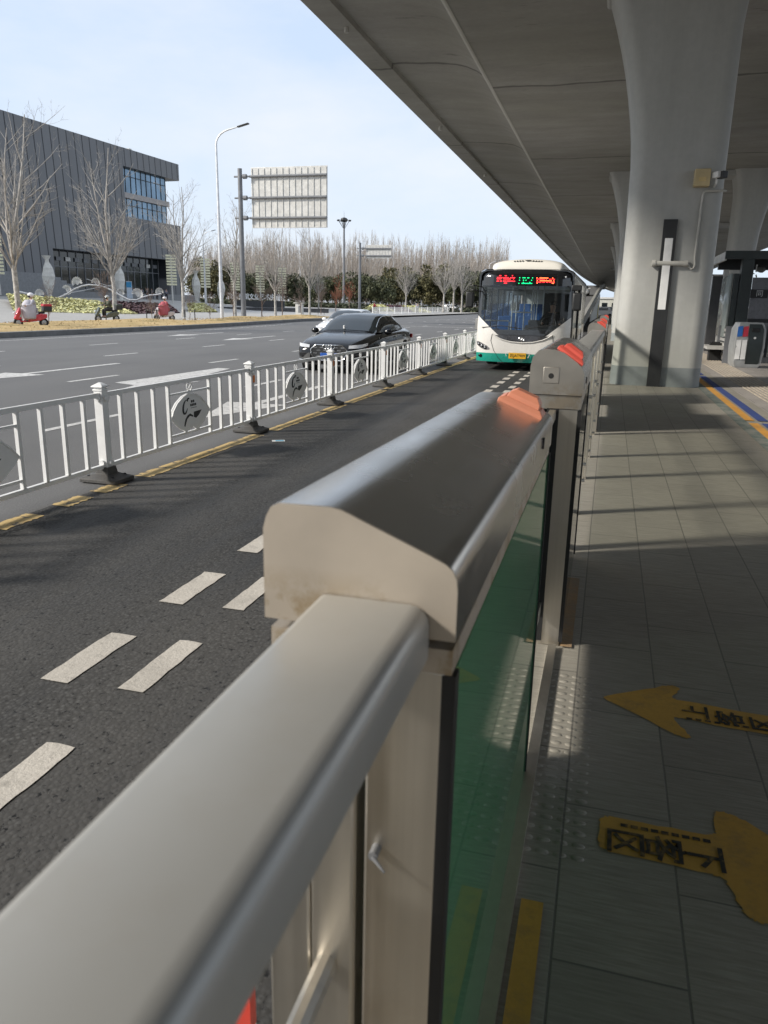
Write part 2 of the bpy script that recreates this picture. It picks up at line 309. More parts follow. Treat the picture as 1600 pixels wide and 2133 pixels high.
stuff(mb.build('grass_tufts', gmat, smooth=0, recalc=False))
# markings: thin sheets on the road
def sheet(name, pts, m, z, rag=0):
    return struct(MB().poly([(p[0], p[1], z) for p in pts]).build(name, m, smooth=0))
mb = MB()
def dash(x, y0, y1, w=.12): mb.add([(x - w / 2, y0, .004), (x + w / 2, y0, .004), (x + w / 2, y1, .004), (x - w / 2, y1, .004)], [(0, 1, 2, 3)])
for x, y0 in ((-18.7, 20.8 - 1.8), (-14.8, 20.5), (-10.8, 13.6), (-7.05, 8.2)):
    k = y0 - 12.
    while k < 260: dash(x, k, k + 1.75, .13); k += 6.1
for a in range(-20, 60, 1): dash(-23.2 - 2.9 * sm(40, 74, a), a, a + 1.02, .12)
def arrow(x, y, s=1):      # straight arrow pointing towards the camera (-y)
    mb.add([(x - .09, y, .004), (x + .09, y, .004), (x + .09, y + 3.6 * s, .004), (x - .09, y + 3.6 * s, .004)], [(0, 1, 2, 3)])
    mb.add([(x, y - 2.2 * s, .004), (x + .55, y, .004), (x - .55, y, .004)], [(0, 1, 2)])
arrow(-12.8, 14.9); arrow(-9.0, 15.1); arrow(-5.75, 12.2, .9); arrow(-16.6, 34); arrow(-20.6, 36); arrow(-12.6, 46)
for y in (62.5, 95): mb.add([(-21, y, .004), (-5.2, y, .004), (-5.2, y + .35, .004), (-21, y + .35, .004)], [(0, 1, 2, 3)])
mb.add([(-9.88, 14.1, .0045), (-8.75, 13.6, .0045), (-8.9, 15.5, .0045), (-9.4, 18.4, .0045), (-9.75, 18.4, .0045), (-9.8, 15.6, .0045)], [(0, 1, 2, 3, 4, 5)])
struct(mb.build('road_marking', K['mark'], smooth=0, recalc=False))
mb = MB(); rnd = random.Random(2)
def ragged(x0, x1, y0, y1, z, n=10, j=.004):
    l = []; r = []
    for i in range(n + 1):
        y = y0 + (y1 - y0) * i / n; l.append((x0 + rnd.uniform(-j, j), y, z)); r.append((x1 + rnd.uniform(-j, j), y, z))
    k = rnd.uniform(.002, .012); mid = [((x0 * 2 + x1) / 3, y1 + k, z), ((x0 + x1 * 2) / 3, y1 + k * .7, z)]; bot = [((x0 * 2 + x1) / 3 * 1, y0 - k * .4, z)]
    mb.poly(bot[::-1] + l[::1] + mid + r[::-1]) if False else mb.poly(l + mid + r[::-1])
for k in range(-3, 60):
    y = 2.66 + k * 1.003
    ragged(-2.375, -2.225, y, y + .54, .008); ragged(-1.985, -1.855, y + .03, y + .57, .008)
struct(mb.build('lane_marking', K['mark_lane'], smooth=0, recalc=False))
mb = MB(); rnd = random.Random(8)
for y0, y1 in ((4.55, 4.98), (5.28, 5.62), (5.8, 6.15), (6.5, 7.0), (7.0, 9.2), (9.6, 11.6), (11.75, 12.6), (12.9, 15.2), (15.4, 17.4), (17.6, 21.6), (21.8, 30), (30.3, 60), (60.5, 120)):
    ragged(-4.41, -4.235, y0, y1, .008, 14, .012)
struct(mb.build('yellow_line', K['yellow'], smooth=0, recalc=False))
# ================================================================ the platform
PZ = .25
mb = MB(); mb.bx(-.33, 24, -12, 400, -.1, PZ)
struct(mb.build('platform', K['tile']))
struct(MB().bx(-.40, -.33, -12, 400, -.1, PZ - .01).build('platform_kerb', K['kerb']))
island = MB().quad((2.36, -12, PZ + .004), (24, -12, PZ + .004), (24, 400, PZ + .004), (2.36, 400, PZ + .004)).build('island_floor', K['far_pave'], smooth=0); struct(island)
def strip(name, x0, x1, segs, m, z=PZ + .008): 
    b = MB()
    for y0, y1 in segs: b.quad((x0, y0, z), (x1, y0, z), (x1, y1, z), (x0, y1, z))
    return struct(b.build(name, m, smooth=0))
segs = [(-8, 6.6), (6.8, 11.2), (11.45, 19), (19.3, 60)]
strip('orange_line', 1.90, 2.02, segs, K['orange_line']); strip('blue_line', 2.06, 2.20, segs, K['blue_line']); strip('green_reflection', 1.74, 1.90, [(-8, 60)], K['green_reflection'])  # the green strip is a faint floor reflection put in as colour
mb = MB()      # raised tactile bars along the island
for i in range(8):
    x = 2.62 + i * .085
    for k in range(95): mb.bx(x, x + .035, -1 + k * .42, -1 + k * .42 + .36, PZ + .003, PZ + .012)
struct(mb.build('tactile_paving', plain('tactile_stone', (.44, .38, .30), .7)))
mb = MB(); tm = K['far_pave']
for y0 in (1.80,):
    for i in range(22):
        for j in range(4): mb.ball((-.098 + j * .048, y0 + .06 + i * .052, PZ + .0), (.019, .012, .0045), 10, 6)
struct(mb.build('tactile_studs', K['tile']))
struct(MB().bx(-.135, -.10, .3, 3.2, PZ, PZ + .02).build('door_track', K['steel']))
mb = MB(); rnd = random.Random(4)
def blob(pts, z, n=6):
    out = []
    for i, p in enumerate(pts):
        q = pts[(i + 1) % len(pts)]
        for k in range(n):
            t = k / n; out.append((p[0] + (q[0] - p[0]) * t + rnd.uniform(-.004, .004), p[1] + (q[1] - p[1]) * t + rnd.uniform(-.004, .004), z))
    return out
def roundpoly(pts, r=.03):
    out = []; n = len(pts)
    for i in range(n):
        p = Vector(pts[i]); a = Vector(pts[i - 1]); b = Vector(pts[(i + 1) % n]); u = (a - p); v = (b - p); ru = min(r, u.length * .45); rv = min(r, v.length * .45); u.normalize(); v.normalize()
        p0 = p + u * ru; p1 = p + v * rv
        for k in range(4):
            t = k / 3; out.append(tuple(p0 * (1 - t) ** 2 + p * 2 * t * (1 - t) + p1 * t * t))
    return out
A = [(.095, 2.815), (.36, 3.0), (.405, 2.985), (.35, 2.885), (.78, 2.845), (.78, 2.70), (.345, 2.74), (.41, 2.60), (.365, 2.60)]
B = [(.10, 2.07), (.425, 2.07), (.43, 2.20), (.49, 2.19), (.74, 1.97), (.50, 1.75), (.455, 1.77), (.425, 1.90), (.10, 1.915)]
arA = struct(MB().poly(blob(roundpoly(A), PZ + .002)).build('boarding_arrow', K['arrow'], smooth=0))
arB = struct(MB().poly(blob(roundpoly(B), PZ + .002)).build('alighting_arrow', K['arrow'], smooth=0))
ink = worn('faded_black_ink', (.02, .018, .014), (.22, .14, .04), .85, 26, .50, .60, .1)
for i, ch in enumerate('上客区'): struct(text(ch, .105, ink, frame((.445 + i * .115, 2.80 - i * .012, PZ + .0045), (0, 1, 0), (-1, 0, 0)), 'arrow_lettering', sx=.95, ext=.0004, bold=.002))
for i, ch in enumerate('下客区'): struct(text(ch, .115, ink, frame((.375 - i * .105, 1.965, PZ + .0045), (0, -1, 0), (1, 0, 0)), 'arrow_lettering', sx=.95, ext=.0004, bold=.002))
mb = MB()
for i in range(9):          # rubbed out small print beside the characters
    mb.bx(.16 + i * .028, .16 + i * .028 + .02, 2.032, 2.046, PZ + .0035, PZ + .0042); mb.bx(.40 + i * .032, .40 + i * .032 + .02, 2.735, 2.748, PZ + .0035, PZ + .0042)
struct(mb.build('arrow_small_print', ink, smooth=0))
oldpaint = worn('old_orange_paint', (.34, .21, .10), (.22, .18, .13), .8, 10, .4, .62)
strip('door_edge_line', -.085, -.03, [(-.5, 1.66)], K['arrow']); strip('door_edge_line', -.085, -.035, [(3.22, 4.15)], oldpaint)
# ================================================================ screen doors and handrails
def lampbox(name, lab, x, y, z, tilt, m, rz=0):
    t = thing(name, lab, 'warning lamp', (x, y, z), rz, 'orange lamps on the gate boxes')
    R = Matrix.Rotation(tilt, 3, 'Y')
    b = MB(); b.loft([[R @ Vector((sx * a, sy * c, h)) for sx, sy in ((-1, -1), (1, -1), (1, 1), (-1, 1))] for a, c, h in ((.062, .052, .0), (.062, .052, .012), (.05, .042, .022))]); b.build('base', m, t, bevel=.0015, smooth=0)
    b = MB(); b.loft([[R @ Vector((sx * a, sy * c, h)) for sx, sy in ((-1, -1), (1, -1), (1, 1), (-1, 1))] for a, c, h in ((.046, .038, .018), (.043, .036, .034), (.029, .024, .047))]); b.build('lamp_dome', m, t, bevel=.0015, smooth=0)
    return t
def cab(lab, prof, y0, y1, zl, zs, lamp, lab_l, near_open=False, tilt=0, hole=False, slot=False, greenside=True, lm=None):
    xs = [p[0] for p in prof]; xl, xr = min(xs), max(xs); g = 'gate boxes along the platform edge'
    t = thing('platform_gate', lab, 'platform gate', ((xl + xr) / 2, (y0 + y1) / 2, PZ), 0, g)
    b = MB(); b.loft([[(x, y, z - dz) for x, z in prof] for y, dz in ((y0, 0), (y0 + .004, 0), (y1 - .004, tilt), (y1, tilt))]); lid = b.build('lid', K['lid'], t, True, 0, 2, 42)
    for y, dz, q in ((y0, 0, -1), (y1, tilt, 1)): b = MB(); b.prism([(x * .999 + (xl + xr) / 2 * .001, z - dz - .0006) for x, z in prof], 'y', y + q * .0005, y + q * .0025); b.build('end_plate', K['grey_steel' if hole or slot else 'end_steel'], t, True)
    b = MB(); b.bx(xl + .004, xr - .004, y0 + .006, y1 - .006, zs, zl - .004 - tilt * .5); b.build('header', K['grey_steel' if hole or slot else 'end_steel'], t, True, 0)
    pw = .095
    for a, c in ((y0 + .012, y0 + .10), (y1 - .10, y1 - .012)): b = MB(); b.bx(xr - pw - .01, xr - .012, a, c, PZ, zs); b.bx(xl + .01, xr - pw - .03, a + .004, c - .004, PZ, zs); b.each('post', K['steel'], t, world=True, bevel=.004)
    b = MB(); b.bx(xl + .02, xr - .02, y0 + .1, y1 - .1, PZ + .002, PZ + .05); b.build('sill', K['steel'], t, True)
    b = MB(); b.bx(xr - .012, xr - .004, y0 + .035, y1 - .004, PZ + .02, zs - .004); gl = b.build('glass_panel', K['green_glass'] if greenside else K['clear'], t, True)
    b = MB(); b.bx(xr - .016, xr, y0 + .012, y0 + .034, PZ + .02, zs - .004); b.bx(xr - .016, xr, y1 - .004, y1 + .012, PZ + .02, zs - .004); b.each('edge_seal', K['dark_gap'], t, world=True)
    b = MB(); b.bx(xl + .05, xl + .058, y0 + .11, y1 - .11, PZ + .05, zs - .25); b.build('glass_panel', K['clear'], t, True)
    b = MB(); b.bx((xl + xr) / 2 - .02, (xl + xr) / 2 + .02, y0 + .14, y1 - .11, PZ + .03, zs - .02); b.build('door_leaf', plain('retracted_leaf', (.10, .11, .10), .4), t, True)
    b = MB(); b.cyl((xr - .001, y1 - .33 if not hole else y0 + .33, zl + .035), (xr + .004, y1 - .33 if not hole else y0 + .33, zl + .035), .014, n=16); b.build('keyhole', K['black_metal'], t, True)
    if hole:
        b = MB(); b.cyl((xl + .085, y0 - .0056, zl + .075), (xl + .085, y0 + .01, zl + .075), .011); b.build('sensor_hole', K['dark_gap'], t, True)
        b = MB(); b.bx(xl + .053, xl + .117, y0 - .0048, y0 + .004, zl + .045, zl + .11); b.build('sensor_plate', steel('stamped_plate', (.47, .44, .39), .46, (9, 9, 9), .2), t, True, .002)
    if slot:
        MB().bx(xl + .006, xr - .013, y0 + .016, y0 + .03, PZ, zs).build('front_plate', K['steel'], t, True, .002)
        b = MB(); b.bx((xl + xr) / 2 - .03, (xl + xr) / 2 + .018, y0 + .004, y0 + .02, PZ + .02, zs - .002); b.build('door_slot', K['dark_gap'], t, True)
    if not (hole or slot): b = MB(); b.cyl((xr - .088, y0 + .012, 1.055), (xr - .088, y0 - .006, 1.055), .006, n=14); b.cyl((xr - .088, y0 - .006, 1.055), (xr - .07, y0 - .016, 1.045), .003, .0015, 8); b.build('hook_screw', K['grey_metal'], t, True)
    i = max(range(len(prof) - 1), key=lambda k: prof[k][1] - prof[k + 1][1] if prof[k][0] < prof[k + 1][0] and abs(prof[k][0] - prof[k + 1][0]) > .04 else -9)
    (xa, za), (xb, zb) = prof[i], prof[i + 1]
    lampbox('warning_lamp', lab_l, (xa + xb) / 2 - .008, y1 - .14 if lamp == 'far' else y0 + .075, (za + zb) / 2 - (tilt * .9 if lamp == 'far' else 0) - .001, atan2(za - zb, xb - xa), lm or K['orange'])
    return t
P1 = [(-.354, 1.348), (-.354, 1.455), (-.350, 1.470), (-.344, 1.481), (-.334, 1.4855), (-.275, 1.4865), (-.262, 1.4845), (-.250, 1.480), (-.236, 1.474), (-.163, 1.444), (-.144, 1.4355), (-.136, 1.429), (-.1315, 1.419), (-.130, 1.406), (-.130, 1.348)]
cab('stained steel platform gate box with sloping lid nearest the camera', P1, .762, 2.20, 1.348, 1.303, 'far', 'faded salmon lamp on the sloping lid of the nearest gate box', tilt=.022, lm=K['orange2'])
P2 = [(-.295, 1.357), (-.295, 1.47), (-.288, 1.505), (-.268, 1.53), (-.24, 1.538), (-.20, 1.536), (-.165, 1.525), (-.11, 1.487), (-.09, 1.468), (-.08, 1.44), (-.079, 1.357)]
cab('steel platform gate box with a round sensor hole, beyond the first door gap', P2, 3.22, 4.55, 1.357, 1.30, 'near', 'bright coral red lamp beside the rail on the gate box with the sensor hole', hole=True, slot=True, greenside=False)
def shift(dx, pr=P2): return [(x + dx, z) for x, z in pr]
far = [(9.6, 'near', 'far platform gate box at the end of the steel handrail', 'small orange lamp on the gate box where the handrail ends'),
       (12.4, 'near', 'platform gate box just beyond the one at the handrail end', 'second of the three small far orange lamps'),
       (19.5, 'near', 'most distant platform gate box in view, beside the grey pillar', 'tiny red lamp farthest along the row of gates')]
for y, lp, a, b_ in far: cab(a, shift(.05), y, y + 1.35, 1.357, 1.30, lp, b_, greenside=False, slot=True)
def leaf(lab, x, y0, y1):
    t = thing('sliding_door', lab, 'platform door', (x, (y0 + y1) / 2, PZ), 0, 'sliding doors of the gates')
    MB().bx(x - .013, x + .013, y0, y1, 1.255, 1.295).build('top_rail', K['steel'], t, True, .002); MB().bx(x - .013, x + .013, y0, y1, PZ + .15, PZ + .20).build('bottom_rail', K['steel'], t, True, .002)
    MB().bx(x - .005, x + .005, y0, y1, PZ + .20, 1.255).build('glass_panel', K['dark_film'], t, True)
leaf('closed sliding glass door with a steel top rail entering the box with the sensor hole', -.193, 2.205, 3.225)
leaf('closed sliding glass door between the two middle far gate boxes', -.14, 10.96, 12.41)
def rail(lab, x0, y0, x1, y1, zt, w, h, posts, glassy=True):
    t = thing('handrail', lab, 'handrail', (x0, (y0 + y1) / 2, PZ), 0, 'steel handrails between the gates')
    r = .024; pr = []
    for cx_, cz_, a0, r in ((w / 2 - .022, -.022, 90, .022), (w / 2 - .012, -h + .012, 0, .012), (-w / 2 + .012, -h + .012, -90, .012), (-w / 2 + .012, -.012, -180, .012)):
        for k in range(5): a = radians(a0 - 90 * k / 4); pr.append((cx_ + r * cos(a), cz_ + r * sin(a)))
    b = MB(); b.loft([[(x + px, y, zt + pz) for px, pz in pr] for x, y in ((x0, y0), (x1, y1))]); b.build('rail', K['rail'], t, True, 0)
    f = lambda y: x0 + (x1 - x0) * (y - y0) / (y1 - y0)
    for y in posts:
        if y == .66:
            MB().bx(-.272, -.222, y + .03, y + .045, PZ, zt - h).build('post', K['steel'], t, True, .003); MB().bx(-.325, -.274, y + .03, y + .045, PZ, zt - h - .25).build('post', K['steel'], t, True, .003); continue
        b = MB(); b.bx(f(y) - .055, f(y) + .045, y - .012, y + .012, PZ, zt - h); b.bx(f(y) + .052, f(y) + .064, y - .035, y + .035, PZ, zt - h - .02); b.each('post', K['steel'], t, world=True, bevel=.002)
        b = MB()
        for z in (.5, .62, .98, 1.1): b.cyl((f(y) + .064, y, z), (f(y) + .085, y, z), .012, n=12)
        b.each('bolt', K['galv'], t, world=True)
    for a, c in zip(posts, posts[1:]):
        if c == .66: continue
        b = MB(); xa, xc = f(a), f(c); b.loft([[(x - .005, y, z), (x + .005, y, z)] + [(x + .005, y, z2), (x - .005, y, z2)] for x, y, z, z2 in ((xa, a + .03, .36, zt - h - .06), (xc, c - .03, .36, zt - h - .06))]); b.build('glass_panel', K['clear'], t, True)
    for z in (.95,):
        b = MB(); b.tube([(f(posts[0]) - .03, posts[0], z), (f(posts[-1]) - .03, posts[-1] + .03, z)], .014, 10); b.build('mid_rail', K['steel'], t, True)
    return t
rail('wide satin steel handrail in the foreground', -.2235, -1.6, -.2235, .757, 1.386, .129, .07, [-1.4, -.35, .66])
rail('steel handrail leading from the box with the sensor hole to the far gate boxes', -.17, 4.56, -.12, 9.59, 1.455, .15, .07, [4.7, 5.6, 6.85, 7.9, 9.4])
rail('far steel handrail running on beside the grey pillar', -.12, 13.8, -.12, 19.48, 1.455, .15, .07, [13.95, 15.8, 17.6, 19.3])
mk = ony(512, 2085, .86); t = thing('marker_post', 'red and white striped strip under the foreground handrail', 'marker post', (mk.x, .86, 0))
for k in range(7): MB().bx(mk.x - .026, mk.x + .012, .85, .87, mk.z + .04 - k * .09 - .088, mk.z + .04 - k * .09).build('band', paint('red_band', (.55, .06, .04), .4) if k % 2 == 0 else K['white_plain'], t, True)
# ================================================================ the flyover
def bend(y): return 0 if y < 120 else ((y - 120) / 100) ** 2 * 1.6
fly = thing('flyover', 'long concrete flyover deck overhead with a ridge along its underside', 'flyover', (4, 100, 7.5))
sec = [(-7.30, 9.5), (-7.30, 8.22), (-7.02, 8.18), (-6.62, 8.18), (-6.60, 8.30), (-6.4, 8.29), (-5.3, 8.22), (-4.75, 8.16), (-4.45, 8.10), (-4.2, 8.0), (-4.0, 7.87), (-3.85, 7.71), (-3.75, 7.545), (-3.6, 7.54), (4, 7.54), (11.3, 7.545), (11.8, 7.62), (12.2, 7.93), (14.6, 8.29), (15.0, 8.18), (15.3, 8.22), (15.3, 9.5)]
yy = [-260, -120, -45, 0, 40, 80, 120] + [130 + 12 * k for k in range(22)]
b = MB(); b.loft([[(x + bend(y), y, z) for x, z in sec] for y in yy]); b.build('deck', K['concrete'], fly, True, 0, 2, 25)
b = MB(); b.loft([[(x + bend(y), y, z) for x, z in ((-4.02, 7.878), (-3.856, 7.706), (-3.756, 7.537), (-3.70, 7.532))] for y in yy], closed=False, cap=False); b.build('painted_ridge_highlight', concrete('ridge_highlight_concrete', (.56, .55, .51), (3, .4, 3), 0, .18), fly, True)  # paler strip along the ridge paints in the highlight it would catch
b = MB()
for y in (5, 27, 49, 71, 93, 115): b.bx(-6.35, -3.9, y, y + .05, 8.0, 8.02) if False else None
for y in (16, 38, 60, 82, 104, 126): b.bx(-.6 + bend(y), 8.3 + bend(y), y + .2, y + 1.5, 7.30, 7.548)
b.each('crossbeam', K['col'], fly, world=True, bevel=.05)
b = MB()
for k in range(14): b.cyl((-6.8 + bend(20 + 11 * k), 20 + 11 * k, 8.06), (-6.8 + bend(20 + 11 * k), 20 + 11 * k, 8.19), .06, n=8)
b.each('drain_spout', K['conduit'], fly, world=True)
def pillar(lab, y, xl, xr, flip=False):
    t = thing('flyover_pillar', lab, 'pillar', ((xl + xr) / 2, y + .85, PZ), 0, 'pillars of the flyover')
    def ring(z):
        fl = .0 if z < 4.4 else ((z - 4.4) / 3.2) ** 1.8 * .72; fr = 0 if z < 6.4 else ((z - 6.4) / 1.2) ** 2 * .22; inn = .05 * sin(pi * min(1, z / 5.5))
        a, c = (xl - fl + inn, xr + fr) if not flip else (xl - fr, xr + fl - inn)
        r = .27; out = []
        for cx_, cy_, a0 in ((c - r, y + 1.7 - r, 0), (a + r, y + 1.7 - r, 90), (a + r, y + r, 180), (c - r, y + r, 270)):
            for k in range(7): an = radians(a0 + 15 * k); out.append((cx_ + r * cos(an), cy_ + r * sin(an), z))
        return out
    zs = [.62, 1.5, 2.5, 3.5, 4.4, 4.9, 5.3, 5.7, 6.1, 6.5, 6.9, 7.2, 7.45, 7.56]
    b = MB(); b.loft([ring(z) for z in zs]); b.build('shaft', K['col'], t, True, 0, 2, 40)
    b = MB(); b.loft([ring(z) for z in (.2, .62)]); pl = b.build('plinth_band', K['colband'], t, True, 0, 2, 40)
    return t
pillar('big pale grey flyover pillar with a black and white strip on its face', 16, .09, 1.78)
pillar('pale flyover pillar farther along the same row, its flared top showing left of the big pillar', 38, .09, 1.78)
pillar('third flyover pillar of the row, mostly hidden behind the nearer ones', 60, .09, 1.78)
pillar('fourth flyover pillar, a sliver far down the row', 82, .09, 1.78)
pillar('blue grey flyover pillar of the second row behind the bus shelter', 38, 4.75, 5.85, True)
pillar('distant second row flyover pillar behind the shelter roof', 60, 4.75, 5.85, True)
t = thing('strip_light', 'tall black strip with a white panel on the pillar', 'strip light', (.9, 15.97, .25))
MB().bx(.79, 1.035, 15.93, 16.0, .22, 3.31).build('backing', K['black_metal'], t, True, .004); MB().bx(.845, .985, 15.922, 15.94, 1.70, 2.98).build('white_panel', K['white_plain'], t, True, .003)
t = thing('junction_box', 'cream square box high on the pillar face', 'junction box', (1.36, 15.9, 3.85)); MB().bx(1.225, 1.49, 15.78, 16.0, 3.85, 4.14).build('case', K['cream'], t, True, .008); MB().bx(1.30, 1.42, 15.772, 15.79, 3.93, 4.0).build('warning_mark', plain('faint_yellow_print', (.56, .43, .20), .5), t, True)
t = thing('security_camera', 'white camera with a dark front beside the cream box', 'security camera', (1.6, 15.85, 3.9))
b = MB(); b.box((1.60, 15.78, 4.03), (.11, .16, .1), .5); b.build('body', K['white_plain'], t, True, .01); b = MB(); b.box((1.68, 15.75, 4.02), (.10, .17, .12), .5); b.build('hood', K['black_metal'], t, True, .01); b = MB(); b.tube([(1.59, 15.98, 3.86), (1.6, 15.85, 3.9), (1.6, 15.8, 4.0)], .02, 8); b.build('bracket', K['white_plain'], t, True)
t = thing('cable_conduit', 'thin pale conduit bent across and down the pillar', 'conduit', (1.4, 15.95, 2.5))
b = MB(); b.tube([(1.80, 16.02, 3.79), (1.74, 15.965, 3.79), (1.47, 15.965, 3.79), (1.43, 15.965, 3.77), (1.41, 15.965, 3.72), (1.40, 15.965, 2.66), (1.415, 15.965, 2.52), (1.40, 15.965, 2.46), (1.36, 15.965, 2.44), (1.31, 15.965, 2.49), (1.29, 15.965, 2.53)], .02, 8); b.build('pipe', K['conduit'], t, True)
b = MB(); b.cyl((.67, 15.95, 2.535), (1.29, 15.95, 2.535), .047); b.cyl((.66, 15.95, 2.535), (.72, 15.95, 2.535), .062); b.cyl((1.22, 15.95, 2.535), (1.29, 15.95, 2.535), .055); b.build('cable_sleeve', K['conduit'], t, True)
# ================================================================ the white fence in the road
FX = -4.52; FY = [3.05, 6.22, 9.40, 12.55, 15.85, 19.05, 22.25, 25.45, 28.65]
def fence_section(lab, y, L, refl, tagbit=False):
    t = thing('guard_fence', lab, 'guard fence', (FX, y, 0), 0, 'white guard fence sections along the bus lane')
    b = MB(); b.bx(-.045, .045, -.045, .045, .12, .87); b.build('post', K['white'], t, False, .004)
    b = MB(); b.bx(-.052, .052, -.052, .052, .87, .885); b.loft([[(s * a, s2 * a, z) for s, s2 in ((-1, -1), (1, -1), (1, 1), (-1, 1))] for a, z in ((.043, .885), (.043, .90), (.062, .905), (.058, .915), (.012, .945))]); b.build('post_cap', K['white'], t, False, .003)
    b = MB(); b.loft([[(s * a, s2 * c, z) for s, s2 in ((-1, -1), (1, -1), (1, 1), (-1, 1))] for a, c, z in ((.20, .15, .01), (.20, .15, .045), (.075, .075, .085), (.065, .065, .15))]); base = b.build('base', K['rubber'], t, False, .006)
    b = MB()
    for sx in (-.13, .13):
        for sy in (-.1, .1): b.cyl((sx, sy, .05), (sx, sy, .075), .014, n=8)
    b.each('bolt', K['black_metal'], base)
    for z, h in ((.83, .045), (.155, .04)): b = MB(); b.bx(-.02, .02, .045, L - .045, z - h / 2, z + h / 2); b.build('rail', K['white'], t, False, .003)
    b = MB()
    for z in (.80, .19):
        b.cyl((.045, 0, z), (.075, 0, z), .028, n=14); b.cyl((0, -.045, z), (0, -.07, z), .028, n=14)
    b.each('clamp', K['white'], t)
    s = L / 3.17
    for d in (.29, .58, .87, 1.155, 2.06, 2.34, 2.62, 2.9):
        b = MB(); b.bx(-.018, .018, d * s - .018, d * s + .018, .176, .807); b.build('picket', K['white'], t, False, .002)
    for z in (.70, .245): b = MB(); b.bx(-.012, .012, 1.174 * s, 2.042 * s, z - .012, z + .012); b.build('inner_rail', K['white'], t)
    c = 1.61 * s; pl = [(-.43, .45), (-.39, .52), (-.30, .60), (-.17, .66), (-.03, .685), (.10, .67), (.22, .625), (.34, .54), (.43, .45), (.39, .40), (.27, .32), (.16, .255), (.10, .262), (.03, .30), (-.05, .275), (-.12, .255), (-.25, .31), (-.36, .38)]
    b = MB(); b.prism([(c + u, z) for u, z in pl], 'x', -.012, .012); q = b.build('plaque', K['plaque'], t, False, .003)
    b = MB(); rim = [(c + u, z) for u, z in pl[:9]]; b.loft([[(-.02, u, z), (.02, u, z), (.02, u, z - .018), (-.02, u, z - .018)] for u, z in rim]); b.build('plaque_rim', K['white'], q)
    b = MB(); ring = [(.016, c - .13 + .055 * cos(a) * (1.0), .54 + .068 * sin(a) + .03 * cos(a)) for a in [radians(60 + 10 * k) for k in range(27)]]; b.tube(ring, [.003 + .009 * sin(pi * k / 26) for k in range(27)], 6); b.tube([(.016, c - .09, .60), (.016, c - .075, .625), (.016, c - .05, .63)], .008, 6)
    b.prism([(c - .17, .33), (c - .14, .40), (c - .09, .44), (c - .03, .455), (c + .035, .425), (c + .03, .41), (c - .04, .43), (c - .10, .40), (c - .14, .34), (c - .15, .32)], 'x', .012, .0145)
    b.prism([(c + .05, .405), (c + .055, .465), (c + .23, .47), (c + .17, .42), (c + .10, .39)], 'x', .012, .0145)
    for k in range(4): b.bx(.012, .0145, c - .02 + k * .035, c + .005 + k * .035, .535, .562)
    for k in range(2): b.bx(.012, .0145, c + .0 + k * .04, c + .03 + k * .04, .575, .602)
    b.bx(.012, .0145, c - .01, c + .12, .512, .517); b.build('emblem', K['mark_black'], q)
    b = MB(); o = [(0, c + .058 * cos(a), .757 + .048 * sin(a)) for a in [radians(15 * k) for k in range(25)]]; b.tube(o, .006, 6)
    for sgn in (-1, 1): b.tube([(0, c + sgn * (.03 + .018 * cos(a)), .757 + .022 * sin(a)) for a in [radians(30 * k) for k in range(11)]], .005, 6)
    b.bx(-.008, .008, c - .03, c - .018, .70, .73); b.bx(-.008, .008, c + .018, c + .03, .70, .73); b.build('ornament', K['white'], t)
    if refl: b = MB(); b.box((.05, .02, .71), (.012, .05, .095)); b.build('reflector', K['reflector'], t, False, .004)
    return t
FL = ['white fence section nearest the camera, cut off by the left edge of the photo', 'white fence section with the clearest plaque, foreground left of the grey gate box', 'white fence section passing in front of the black sedan headlights', 'white fence section in front of the black sedan front wheel', 'white fence section in front of the black sedan rear door', 'white fence section just past the black sedan tail', 'white fence section with a plaque showing green beside the bus', 'far white fence section hidden beside the bus', 'farthest white fence section behind the bus']
for i, y in enumerate(FY): fence_section(FL[i], y, (FY[i + 1] - y) if i < len(FY) - 1 else 3.2, i in (2, 3, 4, 5, 6))
t = thing('paper_scrap', 'small blue and white card lying on the dark bus lane', 'litter', onz(580, 918, .01), .5)
MB().box((0, 0, .0), (.16, .11, .003)).build('card', K['white_plain'], t); MB().box((.015, -.01, .003), (.1, .05, .003)).build('blue_print', plain('cyan_print', (.05, .36, .55), .5), t)
